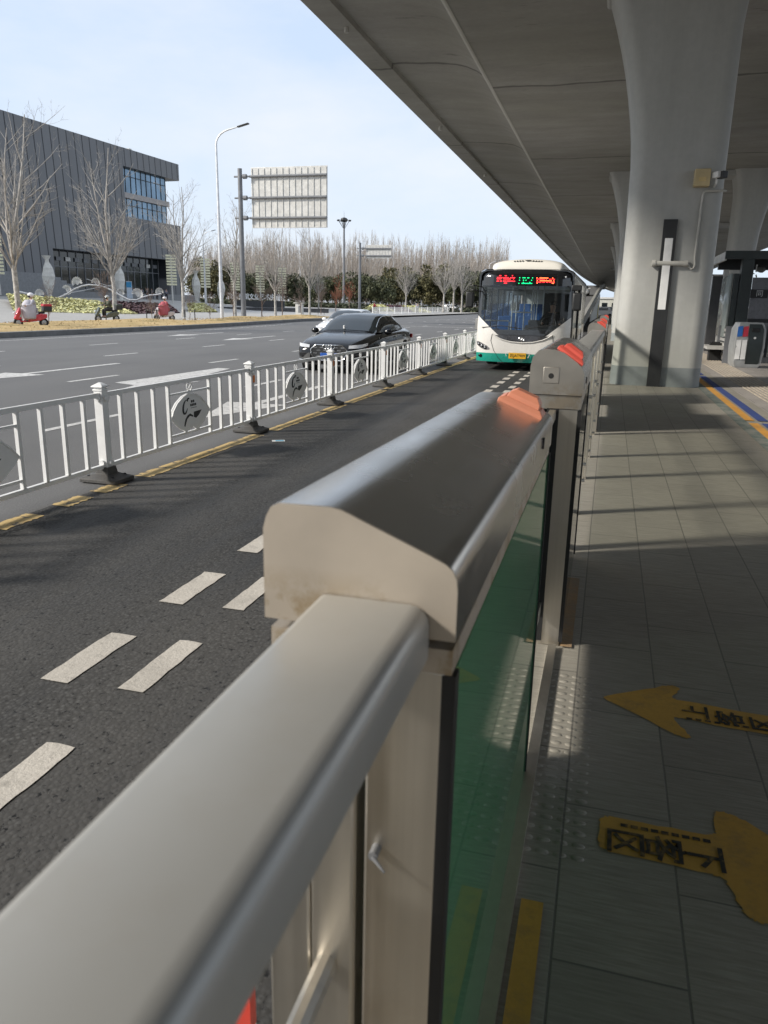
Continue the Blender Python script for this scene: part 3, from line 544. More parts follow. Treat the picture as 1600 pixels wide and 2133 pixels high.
# ================================================================ people
SKIN = plain('skin', (.45, .27, .19), .5)
def skinned(name, J, E, m, parent, sub=2):
    ks = list(J); me = bpy.data.meshes.new(name); me.from_pydata([J[k][0] for k in ks], [(ks.index(a), ks.index(b)) for a, b in E], [])
    me.materials.append(m); o = bpy.data.objects.new(name, me); C.objects.link(o)
    if parent is not None: o.parent = parent
    o.modifiers.new('skin', 'SKIN')
    if not me.skin_vertices: me.attributes  # the layer comes with the modifier
    for i, k in enumerate(ks):
        r = J[k][1]; me.skin_vertices[0].data[i].radius = r if isinstance(r, tuple) else (r, r); me.skin_vertices[0].data[i].use_root = (i == 0)
    s = o.modifiers.new('sub', 'SUBSURF'); s.levels = sub; s.render_levels = sub
    o.modifiers['skin'].use_smooth_shade = True
    return o
def pose(kind, lean=0):
    # x right, y forward (towards -y in the world), z up; heights in metres
    if kind == 'sit':
        J = {'pel': ((0, 0, .78), (.15, .12)), 'waist': ((0, -.0, .95), (.14, .11)), 'chest': ((0, -.03 - lean, 1.16), (.17, .13)), 'neck': ((0, -.05 - lean, 1.33), .055), 'head0': ((0, -.07 - lean, 1.42), .075), 'head1': ((0, -.075 - lean, 1.50), (.088, .10)), 'head2': ((0, -.07 - lean, 1.58), .075)}
        for s, t in ((-1, 'l'), (1, 'r')):
            J['sh' + t] = ((s * .18, -.03 - lean, 1.27), .065); J['el' + t] = ((s * .25, -.18 - lean, 1.06), .05); J['wr' + t] = ((s * .24, -.42 - lean, 1.02), .035); J['ha' + t] = ((s * .235, -.50 - lean, 1.02), .035)
            J['hip' + t] = ((s * .09, -.03, .78), .10); J['kn' + t] = ((s * .14, -.42, .74), .075); J['an' + t] = ((s * .13, -.40, .34), .05); J['to' + t] = ((s * .13, -.53, .30), .04)
    else:
        J = {'pel': ((0, 0, .92), (.15, .11)), 'waist': ((0, 0, 1.08), (.14, .10)), 'chest': ((0, 0, 1.28), (.17, .12)), 'neck': ((0, 0, 1.46), .055), 'head0': ((0, -.02, 1.54), .07), 'head1': ((0, -.02, 1.62), (.085, .10)), 'head2': ((0, -.015, 1.70), .07)}
        for s, t in ((-1, 'l'), (1, 'r')):
            J['sh' + t] = ((s * .19, 0, 1.40), .062); J['el' + t] = ((s * .24, .02 * s, 1.13), .048); J['wr' + t] = ((s * .25, -.08 * s, .90), .034); J['ha' + t] = ((s * .25, -.10 * s, .81), .034)
            J['hip' + t] = ((s * .09, 0, .90), .10); J['kn' + t] = ((s * .10, -.14 * s, .50), .072); J['an' + t] = ((s * .10, -.10 * s + .06, .09), .048); J['to' + t] = ((s * .11, -.24 * s, .05), .04)
    return J
BE = [('pel', 'waist'), ('waist', 'chest'), ('chest', 'neck'), ('neck', 'head0'), ('head0', 'head1'), ('head1', 'head2')]
for t in 'lr': BE += [('chest', 'sh' + t), ('sh' + t, 'el' + t), ('el' + t, 'wr' + t), ('wr' + t, 'ha' + t), ('pel', 'hip' + t), ('hip' + t, 'kn' + t), ('kn' + t, 'an' + t), ('an' + t, 'to' + t)]
def person(lab, loc, rz, kind, top, legs, hair=(.015, .013, .012), helmet=None, lean=0, group=None, scale=1, cape=None):
    p = thing('person', lab, 'person', loc, rz, group); p.scale = (scale,) * 3; J = pose(kind, lean)
    skinned('body', J, BE, SKIN, p)
    fat = lambda k, d: (J[k][0], tuple(x + d for x in (J[k][1] if isinstance(J[k][1], tuple) else (J[k][1],) * 2)))
    tk = ['waist', 'pel', 'chest', 'neck', 'shl', 'ell', 'wrl', 'shr', 'elr', 'wrr']; TJ = {k: fat(k, .028 if k != 'neck' else .02) for k in tk}; TJ['neck'] = (Vector(J['neck'][0]) + Vector((0, .01, -.04)), .075)
    skinned('jacket', TJ, [e for e in BE if e[0] in tk and e[1] in tk], plain('cloth', top, .85), p)
    lk = ['pel', 'hipl', 'knl', 'anl', 'hipr', 'knr', 'anr']; skinned('trousers', {k: fat(k, .018) for k in lk}, [e for e in BE if e[0] in lk and e[1] in lk], plain('trouser_cloth', legs, .85), p)
    for t in 'lr': skinned('shoe', {'a': (Vector(J['an' + t][0]) + Vector((0, .02, -.05)), .055), 'b': (Vector(J['to' + t][0]), .05)}, [('a', 'b')], plain('shoe_leather', (.03, .03, .03), .5), p)
    h = Vector(J['head1'][0])
    if helmet: 
        b = MB(); b.ball(h + Vector((0, .015, .045)), (.135, .15, .12), 16, 10); b.build('helmet', plain('helmet_shell', helmet, .25), p); b = MB(); b.ball(h + Vector((0, -.06, -.015)), (.105, .085, .075), 14, 8); b.build('visor', K['lens'], p)
    else:
        b = MB(); b.ball(h + Vector((0, .03, .045)), (.105, .112, .085), 14, 8); b.build('hair', plain('hair', hair, .6), p)
        b = MB(); b.ball(h + Vector((0, -.098, -.012)), (.014, .018, .022), 8, 6); b.build('nose', SKIN, p)
        for s in (-1, 1): b = MB(); b.ball(h + Vector((s * .035, -.085, .022)), (.016, .012, .008), 8, 6); b.build('eye', K['lens'], p)
    if cape: b = MB(); b.loft([[(r * cos(a) * 1.0, -.22 - lean + q * sin(a), z) for a in [2 * pi * k / 14 for k in range(14)]] for r, q, z in ((.12, .10, 1.33), (.27, .26, 1.2), (.33, .38, .98), (.34, .36, .7), (.38, .32, .42), (.36, .30, .36))]); b.build('wind_blanket', plain('quilt', cape, .7, bump=.3, bs=12), p, sub=1)
    return p
# ================================================================ cars
GL = plain('car_glass', (.018, .024, .028), .04, spec=.8, var=.05); TY = plain('tyre_rubber', (.018, .018, .018), .8); RIM = plain('alloy_rim', (.45, .45, .46), .3, metal=.8); CHR = plain('chrome', (.78, .78, .78), .12, metal=1); LAMP = plain('headlight_lens', (.55, .57, .60), .08, coat=1); RED = plain('tail_lamp', (.35, .01, .01), .15)
def lerp(a, b, t): return a + (b - a) * t
def interp(tab, y):
    for a, b in zip(tab, tab[1:]):
        if y <= b[0]: t = max(0, (y - a[0]) / (b[0] - a[0])); return [lerp(p, q, t) for p, q in zip(a, b)]
    return list(tab[-1])
def car(name, lab, cat, loc, rz, pm, L=4.95, hh=1.0, suv=False, group=None, detail=True):
    t = thing(name, lab, cat, loc, rz, group); k = L / 4.95; up = .14 if suv else 0
    ST = [(0, .70, .30, .56, .62), (.06, .80, .25, .60, .69), (.16, .87, .21, .65, .745), (.45, .925, .19, .73, .83), (1.0, .94, .18, .82, .93), (1.45, .945, .18, .87, .985), (2.0, .945, .18, .90, 1.0), (3.0, .945, .18, .93, 1.01), (3.9, .94, .18, .95, 1.03), (4.5, .915, .22, .95, 1.04 if not suv else 1.2), (4.82, .87, .3, .90, 1.0 if not suv else 1.15), (4.93, .80, .42, .82, .93)]
    rings = []
    for y, w, zb, zs, zt in ST:
        hp = [(0, zb), (w - .14, zb), (w - .03, zb + .10), (w, lerp(zb, zs, .55)), (w - .012, zs - .04), (w - .05, zs), (w - .16, zt - .02), (w * .55, zt + .005), (0, zt + .018)]
        hp = [(x, z + up * (1 if i else .8)) for i, (x, z) in enumerate(hp)]
        rings.append([(x, (y - L / 2 / k) * k, z) for x, z in hp] + [(-x, (y - L / 2 / k) * k, z) for x, z in hp[-2:0:-1]])
    b = MB(); b.loft(rings); body = b.build('body', pm, t, False, 0, 2, 50)
    e = 4.35 if not suv else 4.78
    CB = [(1.36, .80, .965, .70, .975), (1.62, .81, .975, .655, 1.115), (1.95, .81, .98, .61, 1.28), (2.28, .81, .985, .565, 1.39), (2.6, .81, .99, .575, 1.43), (3.0, .81, .995, .575, 1.435), (3.5, .80, 1.0, .565, 1.425 if not suv else 1.47), (3.95, .79, 1.01, .57, 1.27 if not suv else 1.45), (e, .74, 1.02, .62, 1.045 if not suv else 1.22)]
    def cp(y, q):
        _, wb, zb, wr, zr = interp(CB, y); zr += up + (.12 if suv else 0) * sm(1.4, 2.4, y); zb += up
        pts = [(wb, zb), (wb - .025, lerp(zb, zr, .45)), (wr + .045, zr - .05), (wr - .06, zr), (0, zr + .022)]
        s = q * 4; i = min(3, int(s)); f = s - i; return Vector((lerp(pts[i][0], pts[i + 1][0], f), (y - 2.475) * k, lerp(pts[i][1], pts[i + 1][1], f)))
    b = MB(); ys_ = [c[0] for c in CB]
    b.loft([[cp(y, i / 8) for i in range(9)] + [Vector((-v.x, v.y, v.z)) for v in [cp(y, i / 8) for i in range(7, -1, -1)]] for y in ys_], closed=False, cap=False)
    b.build('cabin', pm, t, False, 0, 2, 50)
    def patch(name, ya, yb, f0, f1, n=8, both=False, dz=.006, m=GL):     # glass laid on the cabin between ya and yb
        b = MB(); rows = []
        for i in range(n + 1):
            y = lerp(ya, yb, i / n); q = f0(y); row = []
            for j in range(n + 1): v = cp(y, lerp(q, 1, j / n)); row.append(v + Vector((0, -.004 if name == 'windscreen' else .004, dz)))
            rows.append(row + [Vector((-v.x, v.y, v.z)) for v in row[-2::-1]])
        b.loft(rows, closed=False, cap=False); return b.build(name, m, t, smooth=50)
    ws = patch('windscreen', 1.42, 2.22, lambda y: .36 if y > 1.6 else .42, None); patch('rear_window', 3.56, e - .08, lambda y: .62, None)
    for s in (-1, 1):
        for ya, yb, qa, qb in ((1.72, 2.82, .05, .49), (2.90, 4.05 if not suv else 4.4, .05, .49)):
            b = MB(); rows = []
            for i in range(9):
                y = lerp(ya, yb, i / 8); top = qb
                if y < 2.35: top = lerp(.10, qb, sm(1.65, 2.35, y) ** .9)
                if y > 3.5: top = lerp(qb, .10 if not suv else .4, sm(3.5, 4.12 if not suv else 4.5, y))
                rows.append([Vector((s * (v.x + .006), v.y, v.z + .002)) for v in [cp(y, lerp(qa, top, j / 4)) for j in range(5)]])
            b.loft(rows, closed=False, cap=False); b.build('side_window', GL, t, smooth=50)
        b = MB(); tr = [cp(y, .505) for y in [1.7 + .24 * i for i in range(10)]]; 
        if detail: b.tube([(s * (v.x + .012), v.y, v.z) for v in tr], .010, 6); b.build('window_trim', CHR, t)
        b = MB(); b.ball((s * 1.02, (1.72 - 2.475) * k, .99 + up), (.11, .065, .075), 12, 8); b.box((s * .92, (1.73 - 2.475) * k, .96 + up), (.12, .04, .03)); b.build('mirror', pm, t)
        for yw in (.93, 3.88):
            y = (yw - 2.475) * k; R_ = .335 + up * .3; b = MB(); b.cyl((s * .70, y, R_), (s * .951, y, R_), R_ + .055, n=28); b.build('wheel_arch', TY, t)
            b = MB(); b.lathe([(R_ - .10, -.11), (R_ - .02, -.115), (R_, -.08), (R_, .08), (R_ - .02, .115), (R_ - .10, .11)], (0, 0, 0), 28); o = b.build('wheel', TY, t); o.location = (s * .855, y, R_); o.rotation_euler = (0, pi / 2, 0)
            b = MB(); b.lathe([(.05, -.122), (R_ - .10, -.118), (R_ - .09, .118), (.05, .122)], (0, 0, 0), 20); rr = b.build('rim', RIM, o)
            b = MB()
            for q in range(5): a = 2 * pi * q / 5; b.box((cos(a + .63) * (R_ - .1) * .58, sin(a + .63) * (R_ - .1) * .58, .12 * s), ((R_ - .1) * .55, .055, .012), a + .63)
            b.build('rim_gap', TY, o)
        # headlight wraps the corner
        hl = [(.50, -.006, .63, .70), (.62, .02, .635, .715), (.72, .05, .64, .725), (.80, .12, .655, .735), (.855, .22, .68, .75), (.885, .34, .70, .765)]
        b = MB(); b.loft([[(s * (x + .012), (y - 2.475 - .02) * k, z0 + up), (s * (x + .012), (y - 2.475 - .005) * k, z1 + up)] for x, y, z0, z1 in hl], closed=False, cap=False); b.build('headlight', LAMP, t)
        if detail:
            b = MB(); b.loft([[(s * x, (y - 2.475) * k, z0 + up), (s * x, (y - 2.475 + .02) * k, z1 + up)] for x, y, z0, z1 in ((.50, -.025, .36, .50), (.66, -.01, .34, .50), (.80, .06, .36, .48))], closed=False, cap=False); b.build('air_intake', K['black_metal'], t)
            b = MB(); b.tube([(s * .50, (-.03 - 2.475) * k, .345 + up), (s * .68, (-.015 - 2.475) * k, .325 + up), (s * .82, (.06 - 2.475) * k, .345 + up)], .010, 6); b.build('bumper_trim', CHR, t)
            for yy_ in (2.75, 3.75): b = MB(); b.box((s * .955, (yy_ - 2.475) * k, .85 + up), (.02, .16, .025)); b.build('door_handle', CHR if False else pm, t, False, .004)
        b = MB(); b.box((s * .78, (4.9 - 2.475) * k, .80 + up), (.24, .08, .12)); b.build('tail_light', RED, t, False, .01)
    hexa = [(-.34, .70), (.34, .70), (.47, .60), (.47, .50), (.36, .33), (-.36, .33), (-.47, .50), (-.47, .60)]; yf = (-.035 - 2.475) * k
    b = MB(); b.prism([(x, z + up) for x, z in hexa], 'y', yf + .01, yf + .07); g = b.build('grille', K['black_metal'], t)
    b = MB(); b.tube([(x, yf + .004, z + up) for x, z in hexa + hexa[:1]], .013, 6); b.build('grille_frame', CHR, g)
    b = MB()
    for i, z in enumerate((.64, .57, .50, .43, .37)):
        for x in [-.36 + .18 * q + (.09 if i % 2 else 0) for q in range(5)]:
            if abs(x) < .40 - (0.08 if z < .42 else 0): b.box((x, yf + .006, z + up), (.10, .012, .014))
    b.build('grille_bars', CHR, g)
    b = MB(); b.box((0, yf - .004, .44 + up), (.44, .012, .14)); b.build('number_plate', plain('blue_plate', (.02, .10, .42), .35) if detail else K['white_plain'], t, False, .003)
    return t, ws
BLK = plain('black_car_paint', (.006, .0065, .008), .16, coat=.35, var=.02, spec=.35); WHT = plain('white_car_paint', (.72, .72, .72), .18, coat=1, var=.03); SIL = plain('silver_car_paint', (.42, .43, .45), .25, metal=.4, coat=1)
sed, ws = car('sedan', 'glossy black sedan driving behind the white fence with a wide chrome grille', 'car', (-6.6, 20.7, 0), 0, BLK)
b = MB()
for q in range(4): b.tube([(-.105 + .07 * q + .05 * cos(a), -2.525, .655 + .05 * sin(a)) for a in [radians(20 * i) for i in range(19)]], .008, 6)
b.build('ring_emblem', CHR, sed)
b = MB(); b.ball((-.12, -.98, 1.055), (.035, .025, .055), 10, 8); b.ball((-.12, -.99, 1.115), (.03, .025, .03), 10, 8); b.build('dashboard_ornament', K['white_plain'], sed)
b = MB(); b.box((.56, -.86, 1.085), (.11, .012, .12), 0, Matrix.Rotation(radians(-60), 3, 'X')); b.build('windscreen_sticker', plain('teal_sticker', (.10, .42, .45), .4), sed)
car('sedan', 'white sedan in the next lane, half hidden behind the black sedan', 'car', (-11.7, 35.2, 0), 0, WHT)
# ================================================================ the bus
XB, YB = -2.24, 21.3
bus = thing('city_bus', 'white and teal city bus coming along the bus lane with a red and green display', 'bus', (XB, YB, 0))
BW = paint('bus_white_paint', (.74, .72, .68), .25, .10, 1); TEAL = paint('bus_teal_paint', (.02, .33, .25), .25, .08, 1); BBLK = plain('bus_black_mask', (.012, .013, .015), .12, coat=1, var=.05); CREAM = paint('cream_roof_paint', (.80, .77, .70), .35, .08)
WIN = glass('bus_glass', (.62, .67, .69), .02); SIDEW = glass('bus_side_glass', (.80, .84, .85), .05); BLUE = plain('blue_seat', (.018, .10, .30), .4); POLE = plain('bus_pole', (.75, .75, .74), .25, metal=.3); GREYI = plain('grey_interior', (.30, .31, .32), .6)
def F(x, z, o=0):       # the curved front of the bus
    u = x / 1.25; y = .27 * abs(u) ** 4.6 + (.10 * ((z - .95) / 1.7) ** 1.3 if z > .95 else 0) + (.05 * ((.6 - z) / .35) ** 2 if z < .6 else 0) + (.14 * max(0, (z - 2.45) / .2) ** 2)
    return Vector((x, y - o, z))
def zm(x):
    u = abs(x); return .94 if u < .62 else .94 + .52 * ((u - .62) / .63) ** 1.0
def zt_(x): u = abs(x); return 2.66 - .07 * max(0, (u - 1.0) / .25) ** 2
XS = [-1.25 + .05 * i for i in range(51)]
def fp(name, z0, z1, m, x0=-1.25, x1=1.25, n=8, o=0, parent=bus):
    b = MB(); xs = [x for x in XS if x0 - .001 <= x <= x1 + .001]
    b.loft([[F(x, lerp(z0(x), z1(x), j / n), o) for j in range(n + 1)] for x in xs], closed=False, cap=False); return b.build(name, m, parent, smooth=60)
c_ = lambda v: (lambda x: v)
fp('front_panel', c_(.47), zm, BW); fp('bumper', c_(.24), c_(.47), TEAL)
fp('front_mask', zm, lambda x: max(zm(x) + .001, 1.10), BBLK); fp('front_mask', lambda x: max(2.24, zm(x)), zt_, BBLK)
for a, c in ((-1.25, -1.15), (1.15, 1.25)): fp('front_mask', lambda x: max(zm(x) + .001, 1.10), c_(2.24), BBLK, a, c)
fp('windscreen', lambda x: max(1.10, zm(x)), c_(2.24), WIN, -1.15, 1.15, 10)
fp('display_glass', c_(2.245), c_(2.54), plain('display_black', (.01, .01, .011), .08), -.85, .80, 4, .004)
fp('front_bezel', lambda x: .945 - .17 * (1 - (x / .76) ** 2), c_(.95), plain('dark_chrome', (.20, .20, .21), .15, metal=.9), -.75, .75, 4, .012)
b = MB()
for s in (-1, 1): b.tube([F(s * x, z, .014) for x, z in ((.0, .765), (.3, .785), (.55, .845), (.72, .93), (.80, .99))], .016, 6)
b.build('bezel_trim', BW, bus)
b = MB(); b.tube([F(.075 * cos(a), .865 + .055 * sin(a), .022) for a in [radians(20 * i) for i in range(19)]], .009, 6); b.tube([F(-.03, .835, .022), F(.0, .895, .022)], .009, 6); b.tube([F(.0, .835, .022), F(.035, .895, .022)], .009, 6); b.build('front_emblem', CHR, bus)
rnd = random.Random(11)
def led(nm, m, x0, x1, rows):
    b = MB()
    for z, spans in rows:
        for a, w in spans:
            xx = lerp(x0, x1, a); n = max(1, int(w * (x1 - x0) / .028))
            for i in range(n): v = F(xx + i * .028, z, .010); b.box(v, (.022, .006, .018))
    b.build(nm, m, bus)
LR = emit('red_led', (1, .02, .03), 3.2); LG = emit('green_led', (0, .75, .22), 2.2); LO = emit('orange_led', (1, .12, .03), 4.5)
full = lambda: [(a + rnd.uniform(-.01, .01), rnd.uniform(.08, .22)) for a in (.02, .18, .33, .5, .66, .82)]
led('display_red', LR, -.76, -.22, [(2.49, [(.12, .12), (.4, .12), (.75, .06)]), (2.44, full()), (2.41, full()), (2.35, full()), (2.30, [(.38, .2)])])
led('display_green', LG, -.18, .24, [(2.44, [(.05, .1), (.25, .2), (.55, .15), (.85, .12)]), (2.38, [(.05, .1), (.3, .1), (.45, .1), (.8, .12)]), (2.30, [(.02, .12), (.22, .7)]), (2.325, [(.3, .08), (.7, .1)])])
led('display_red', LO, .28, .80, [(2.44, [(.02, .06), (.18, .45), (.8, .08)]), (2.37, [(.05, .08), (.2, .6), (.86, .1)]), (2.31, [(.05, .06), (.8, .14)])]); led('display_red', LR, .28, .80, [(2.41, full()), (2.335, full())])
for s in (-1, 1):
    hl = MB(); hl.loft([[F(s * x, z0, .010), F(s * x, z1, .010)] for x, z0, z1 in ((.86, .565, .60), (.94, .55, .665), (1.02, .56, .70), (1.12, .60, .745), (1.21, .66, .775), (1.24, .71, .76))], closed=False, cap=False); pod = hl.build('headlight', plain('grey_lamp_pod', (.33, .33, .34), .2, metal=.5, coat=1), bus, smooth=50)
    for x, z in ((.985, .615), (1.08, .655), (1.175, .705)):
        b = MB(); v = F(s * x, z, .018); b.ball(v, (.05, .035, .05), 14, 8); b.build('lamp_ring', plain('lamp_bowl', (.08, .08, .085), .1, metal=.6), pod); b = MB(); b.ball(v + Vector((0, -.025, 0)), (.026, .02, .026), 10, 6); b.build('bulb', LAMP, pod)
    b = MB(); b.ball(F(s * 1.1, .39, .0), (.075, .03, .045), 14, 8); b.build('fog_lamp', K['lens'], bus)
    b = MB(); b.tube([F(s * .80, .99, .006), F(s * .83, .80, .006), F(s * .74, .55, .006), F(s * .60, .34, .006), F(s * .5, .25, .006)], .006, 4); b.build('panel_seam', K['black_metal'], bus)
b = MB(); b.box((-.085, -.035, .42), (.46, .012, .15)); pl = b.build('number_plate', plain('yellow_plate', (.72, .40, .02), .4), bus, False, .003)
text('苏JAT909', .105, K['mark_black'], frame((-.085, -.043, .42), (1, 0, 0), (0, 0, 1)), 'plate_lettering', pl, sx=.98)
b = MB(); b.tube([(-.38, -.02, .40), (-.40, -.025, .47), (-.36, -.03, .51), (.20, -.03, .51), (.24, -.025, .46), (.2, -.02, .37)], .009, 6); b.build('plate_surround', BW, bus)
# body sides and roof
def csec(z0, top=True):
    return [(-1.25, .30), (-1.25, 1.12)]
BL = 10.6
for s in (-1, 1):
    b = MB(); b.bx(s * 1.25 - (.03 if s > 0 else 0), s * 1.25 + (.03 if s < 0 else 0), .30, BL, .26, .55); b.build('skirt', TEAL, bus)
    b = MB(); b.bx(s * 1.25 - (.03 if s > 0 else 0), s * 1.25 + (.03 if s < 0 else 0), .30, BL, .55, 1.12); b.build('side_panel', BW, bus)
    b = MB(); b.bx(s * 1.25 - (.03 if s > 0 else 0), s * 1.25 + (.03 if s < 0 else 0), .30, BL, 2.22, 2.42); b.build('window_header', BBLK, bus)
    for k, y in enumerate((.36, 1.35, 2.65, 4.0, 5.35, 6.7, 8.05, 9.4, 10.52)):
        b = MB(); w = .10 if k else .12; b.bx(s * 1.245 - (.03 if s > 0 else 0), s * 1.245 + (.03 if s < 0 else 0), y - w / 2, y + w / 2, 1.12, 2.22); b.build('window_pillar', BBLK, bus)
    yw = (.36, 1.35, 2.65, 4.0, 5.35, 6.7, 8.05, 9.4, 10.52)
    for y0, y1 in zip(yw, yw[1:]):
        b = MB(); b.bx(s * 1.235 - .006, s * 1.235 + .006, y0 + .06, y1 - .06, 1.125, 2.215); b.build('side_window', SIDEW, bus)
    for yc in (2.55, 8.2):
        o = MB().cyl((s * .98, yc, .48), (s * 1.255, yc, .48), .47, n=28).build('wheel', TY, bus); MB().cyl((s * 1.2, yc, .48), (s * 1.262, yc, .48), .28, n=20).build('rim', RIM, o)
for y0, y1 in ((.45, 1.28), (4.1, 5.3)):   # doors towards the platform
    for q in range(2): 
        a = lerp(y0, y1, q / 2) + .02; c2 = lerp(y0, y1, (q + 1) / 2) - .02; d = MB().bx(1.252, 1.275, a, c2, .32, 2.25).build('door', K['black_metal'], bus); MB().bx(1.276, 1.28, a + .06, c2 - .06, .45, 2.15).build('pane', GL, d)
rf = [(-1.25, 2.42), (-1.245, 2.54), (-1.20, 2.62), (-1.08, 2.665), (0, 2.68), (1.08, 2.665), (1.20, 2.62), (1.245, 2.54), (1.25, 2.42)]; rin = [(x * .965, z - .05) for x, z in rf[::-1]]
b = MB(); b.loft([[(x, y, z) for x, z in rf + rin] for y in (.62, BL)]); b.build('roof', BW, bus, smooth=40)
for s in (-1, 1): MB().bx(s * 1.25 - (.03 if s > 0 else 0), s * 1.25 + (.03 if s < 0 else 0), .28, .36, 1.12, 2.42).build('front_mask', BBLK, bus)
b = MB(); b.loft([[(x * 1.003, y, z + dz) for x, z in rf] + [(x, y, z) for x, z in rin] for y, dz in ((.24, -.03), (.34, .004), (.62, .004))]); b.build('front_cap', BBLK, bus, smooth=40)
b = MB(); b.loft([[(x, y, z) for x, z in [(-1.25, .26)] + [(-1.25, 2.42)] + rf[1:-1] + [(1.25, 2.42), (1.25, .26)]] for y in (BL, BL + .04)]); b.build('rear_wall', BW, bus)
b = MB(); b.loft([[(sx * w, y, z) for sx, w in ((-1, wa), (-1, wb), (1, wb), (1, wa))] + [] for y, wa, wb, z in ((.0, 0, 0, 0),)]) if False else None
dome = MB(); dome.loft([[(w * cos(a) if abs(cos(a)) < .999 else w * cos(a), y, 2.66 + h * max(0, sin(a)) ** .55) for a in [pi * i / 16 for i in range(17)]] for y, w, h in ((.32, .86, .02), (.38, .92, .18), (.55, .96, .27), (1.0, .98, .30), (3.6, .98, .30), (3.9, .9, .1))]); ac = dome.build('roof_unit', CREAM, bus, smooth=60)
b = MB()
for s in (-1, 1):
    for q in range(4): b.box((s * (.14 + q * .07), .44, 2.875 - .004 * q), (.035, .05, .05), 0, Matrix.Rotation(s * .7, 3, 'Y'))
b.prism([(-.09, 2.905), (.09, 2.905), (0, 2.85)], 'y', .42, .47); b.build('air_vents', K['black_metal'], ac)
MB().bx(-1.22, 1.22, .3, BL, .48, .53).build('floor', GREYI, bus); MB().bx(-1.2, 1.2, 1.2, BL - .1, 2.36, 2.40).build('ceiling', plain('bus_ceiling', (.62, .62, .60), .5), bus)
b = MB(); b.prism([(.30, 1.0), (.35, 1.13), (.62, 1.22), (.85, 1.18), (.9, .8), (.9, .53), (.3, .53)], 'x', .0, 1.16); b.build('dashboard', plain('dark_dash', (.03, .03, .032), .55), bus, False, .02); MB().bx(-1.15, 0, .32, .5, .53, 1.05).build('front_locker', plain('beige_locker', (.62, .60, .52), .5), bus)
b = MB(); b.tube([(.62 + .20 * cos(a), .80 + .06 * sin(a), 1.27 + .18 * sin(a)) for a in [radians(20 * i) for i in range(19)]], .016, 6); b.build('steering_wheel', K['black_metal'], bus)
for i, (x, y, z) in enumerate([(-.92, 3.0, .55), (-.92, 4.6, .55), (-.47, 4.6, .55), (-.92, 6.0, .7), (-.3, 6.0, .7), (.47, 5.6, .6), (.92, 5.6, .6), (-.85, 8.2, .95), (-.4, 8.2, .95), (.85, 8.2, .95), (.4, 8.2, .95)]):
    b = MB(); b.prism([(y, z + .35), (y + .42, z + .32), (y + .46, z + .86), (y + .42, z + .86), (y + .36, z + .42), (y, z + .41)], 'x', x - .21, x + .21); b.bx(x - .18, x + .18, y + .06, y + .36, .53, z + .34); b.build('seat', BLUE, bus, False, .02)
def bp(pts, r=.018): b = MB(); b.tube(pts, r, 8); b.build('grab_pole', POLE, bus)
for x, y in ((-.45, 1.25), (-.18, 1.9), (-.05, 2.9), (.08, 2.2), (-.6, 3.6), (.2, 3.8), (-.1, 5.0)): bp([(x, y, .53), (x, y, 2.36)])
bp([(-1.1, .55, 1.0), (-.45, .55, 1.0), (-.42, .55, 1.3), (-.42, .55, .6)]); bp([(-1.1, .6, 1.32), (-.45, .6, 1.32)]); bp([(-.45, 1.25, 1.55), (.1, 1.25, 1.55)]); bp([(-1.18, .5, 1.08), (-.8, .5, 1.08), (-.8, .5, .7)]); bp([(-.6, 1.5, 2.1), (-.6, 8, 2.1)]); bp([(.45, 1.5, 2.1), (.45, 8, 2.1)])
MB().bx(.34, 1.18, 2.3, 2.34, .53, 2.1).build('darkening_partition', plain('dark_partition', (.03, .03, .032), .5), bus)  # added behind the driver to make this side of the interior dark
MB().bx(.46, .90, 1.5, 1.95, .53, 1.02).build('driver_seat', plain('dark_seat', (.03, .03, .035), .6), bus, False, .03)
MB().bx(-.38, -.02, .62, .66, 2.0, 2.12).build('inner_mirror', plain('pale_mirror', (.5, .5, .48), .2), bus, False, .02); MB().bx(.08, .42, .62, .70, 1.18, 1.36).build('fare_screen', K['black_metal'], bus, False, .02)
b = MB(); b.tube([F(-1.1, 1.14, .03), F(-.55, 1.20, .05), F(.0, 1.13, .04)], .012, 6); b.build('wiper', K['black_metal'], bus); b = MB(); b.tube([F(.1, 1.13, .03), F(.6, 1.22, .05), F(1.0, 1.3, .04)], .012, 6); b.build('wiper', K['black_metal'], bus)
b = MB()
for z in (2.10, 2.22): b.tube([(-1.46, -.06, z), (-1.36, -.10, z + .01), (-1.15, .15, z - .02), (-1.02, .2, z - .22)], .014, 6)
for x in (-1.46, -1.40, -1.33, -1.27): b.tube([(x, -.08, 2.10), (x, -.08, 2.22)], .010, 6)
arm = b.build('mirror_arm', K['black_metal'], bus); MB().box((-1.44, -.06, 1.86), (.21, .15, .42)).build('mirror', K['black_metal'], bus, False, .04, 3)
b = MB(); b.box((1.33, .12, 2.2), (.26, .16, .14)); b.build('mirror_arm', K['black_metal'], bus, False, .02); b = MB(); b.box((1.36, .06, 1.85), (.24, .15, .46)); b.build('mirror', K['black_metal'], bus, False, .05, 3)
for s in (-1, 1): b = MB(); b.ball(F(s * 1.03, 2.47, .0), (.028, .02, .028), 10, 6); b.build('marker_lamp', LAMP, bus)
person('bus driver in black clothes and a dark hat behind the windscreen', (XB + .68, YB + 1.35, .24), 0, 'sit', (.012, .012, .014), (.02, .02, .02), lean=.02)
MB().box((0, 0, 0), (.01, .01, .01)) if False else None
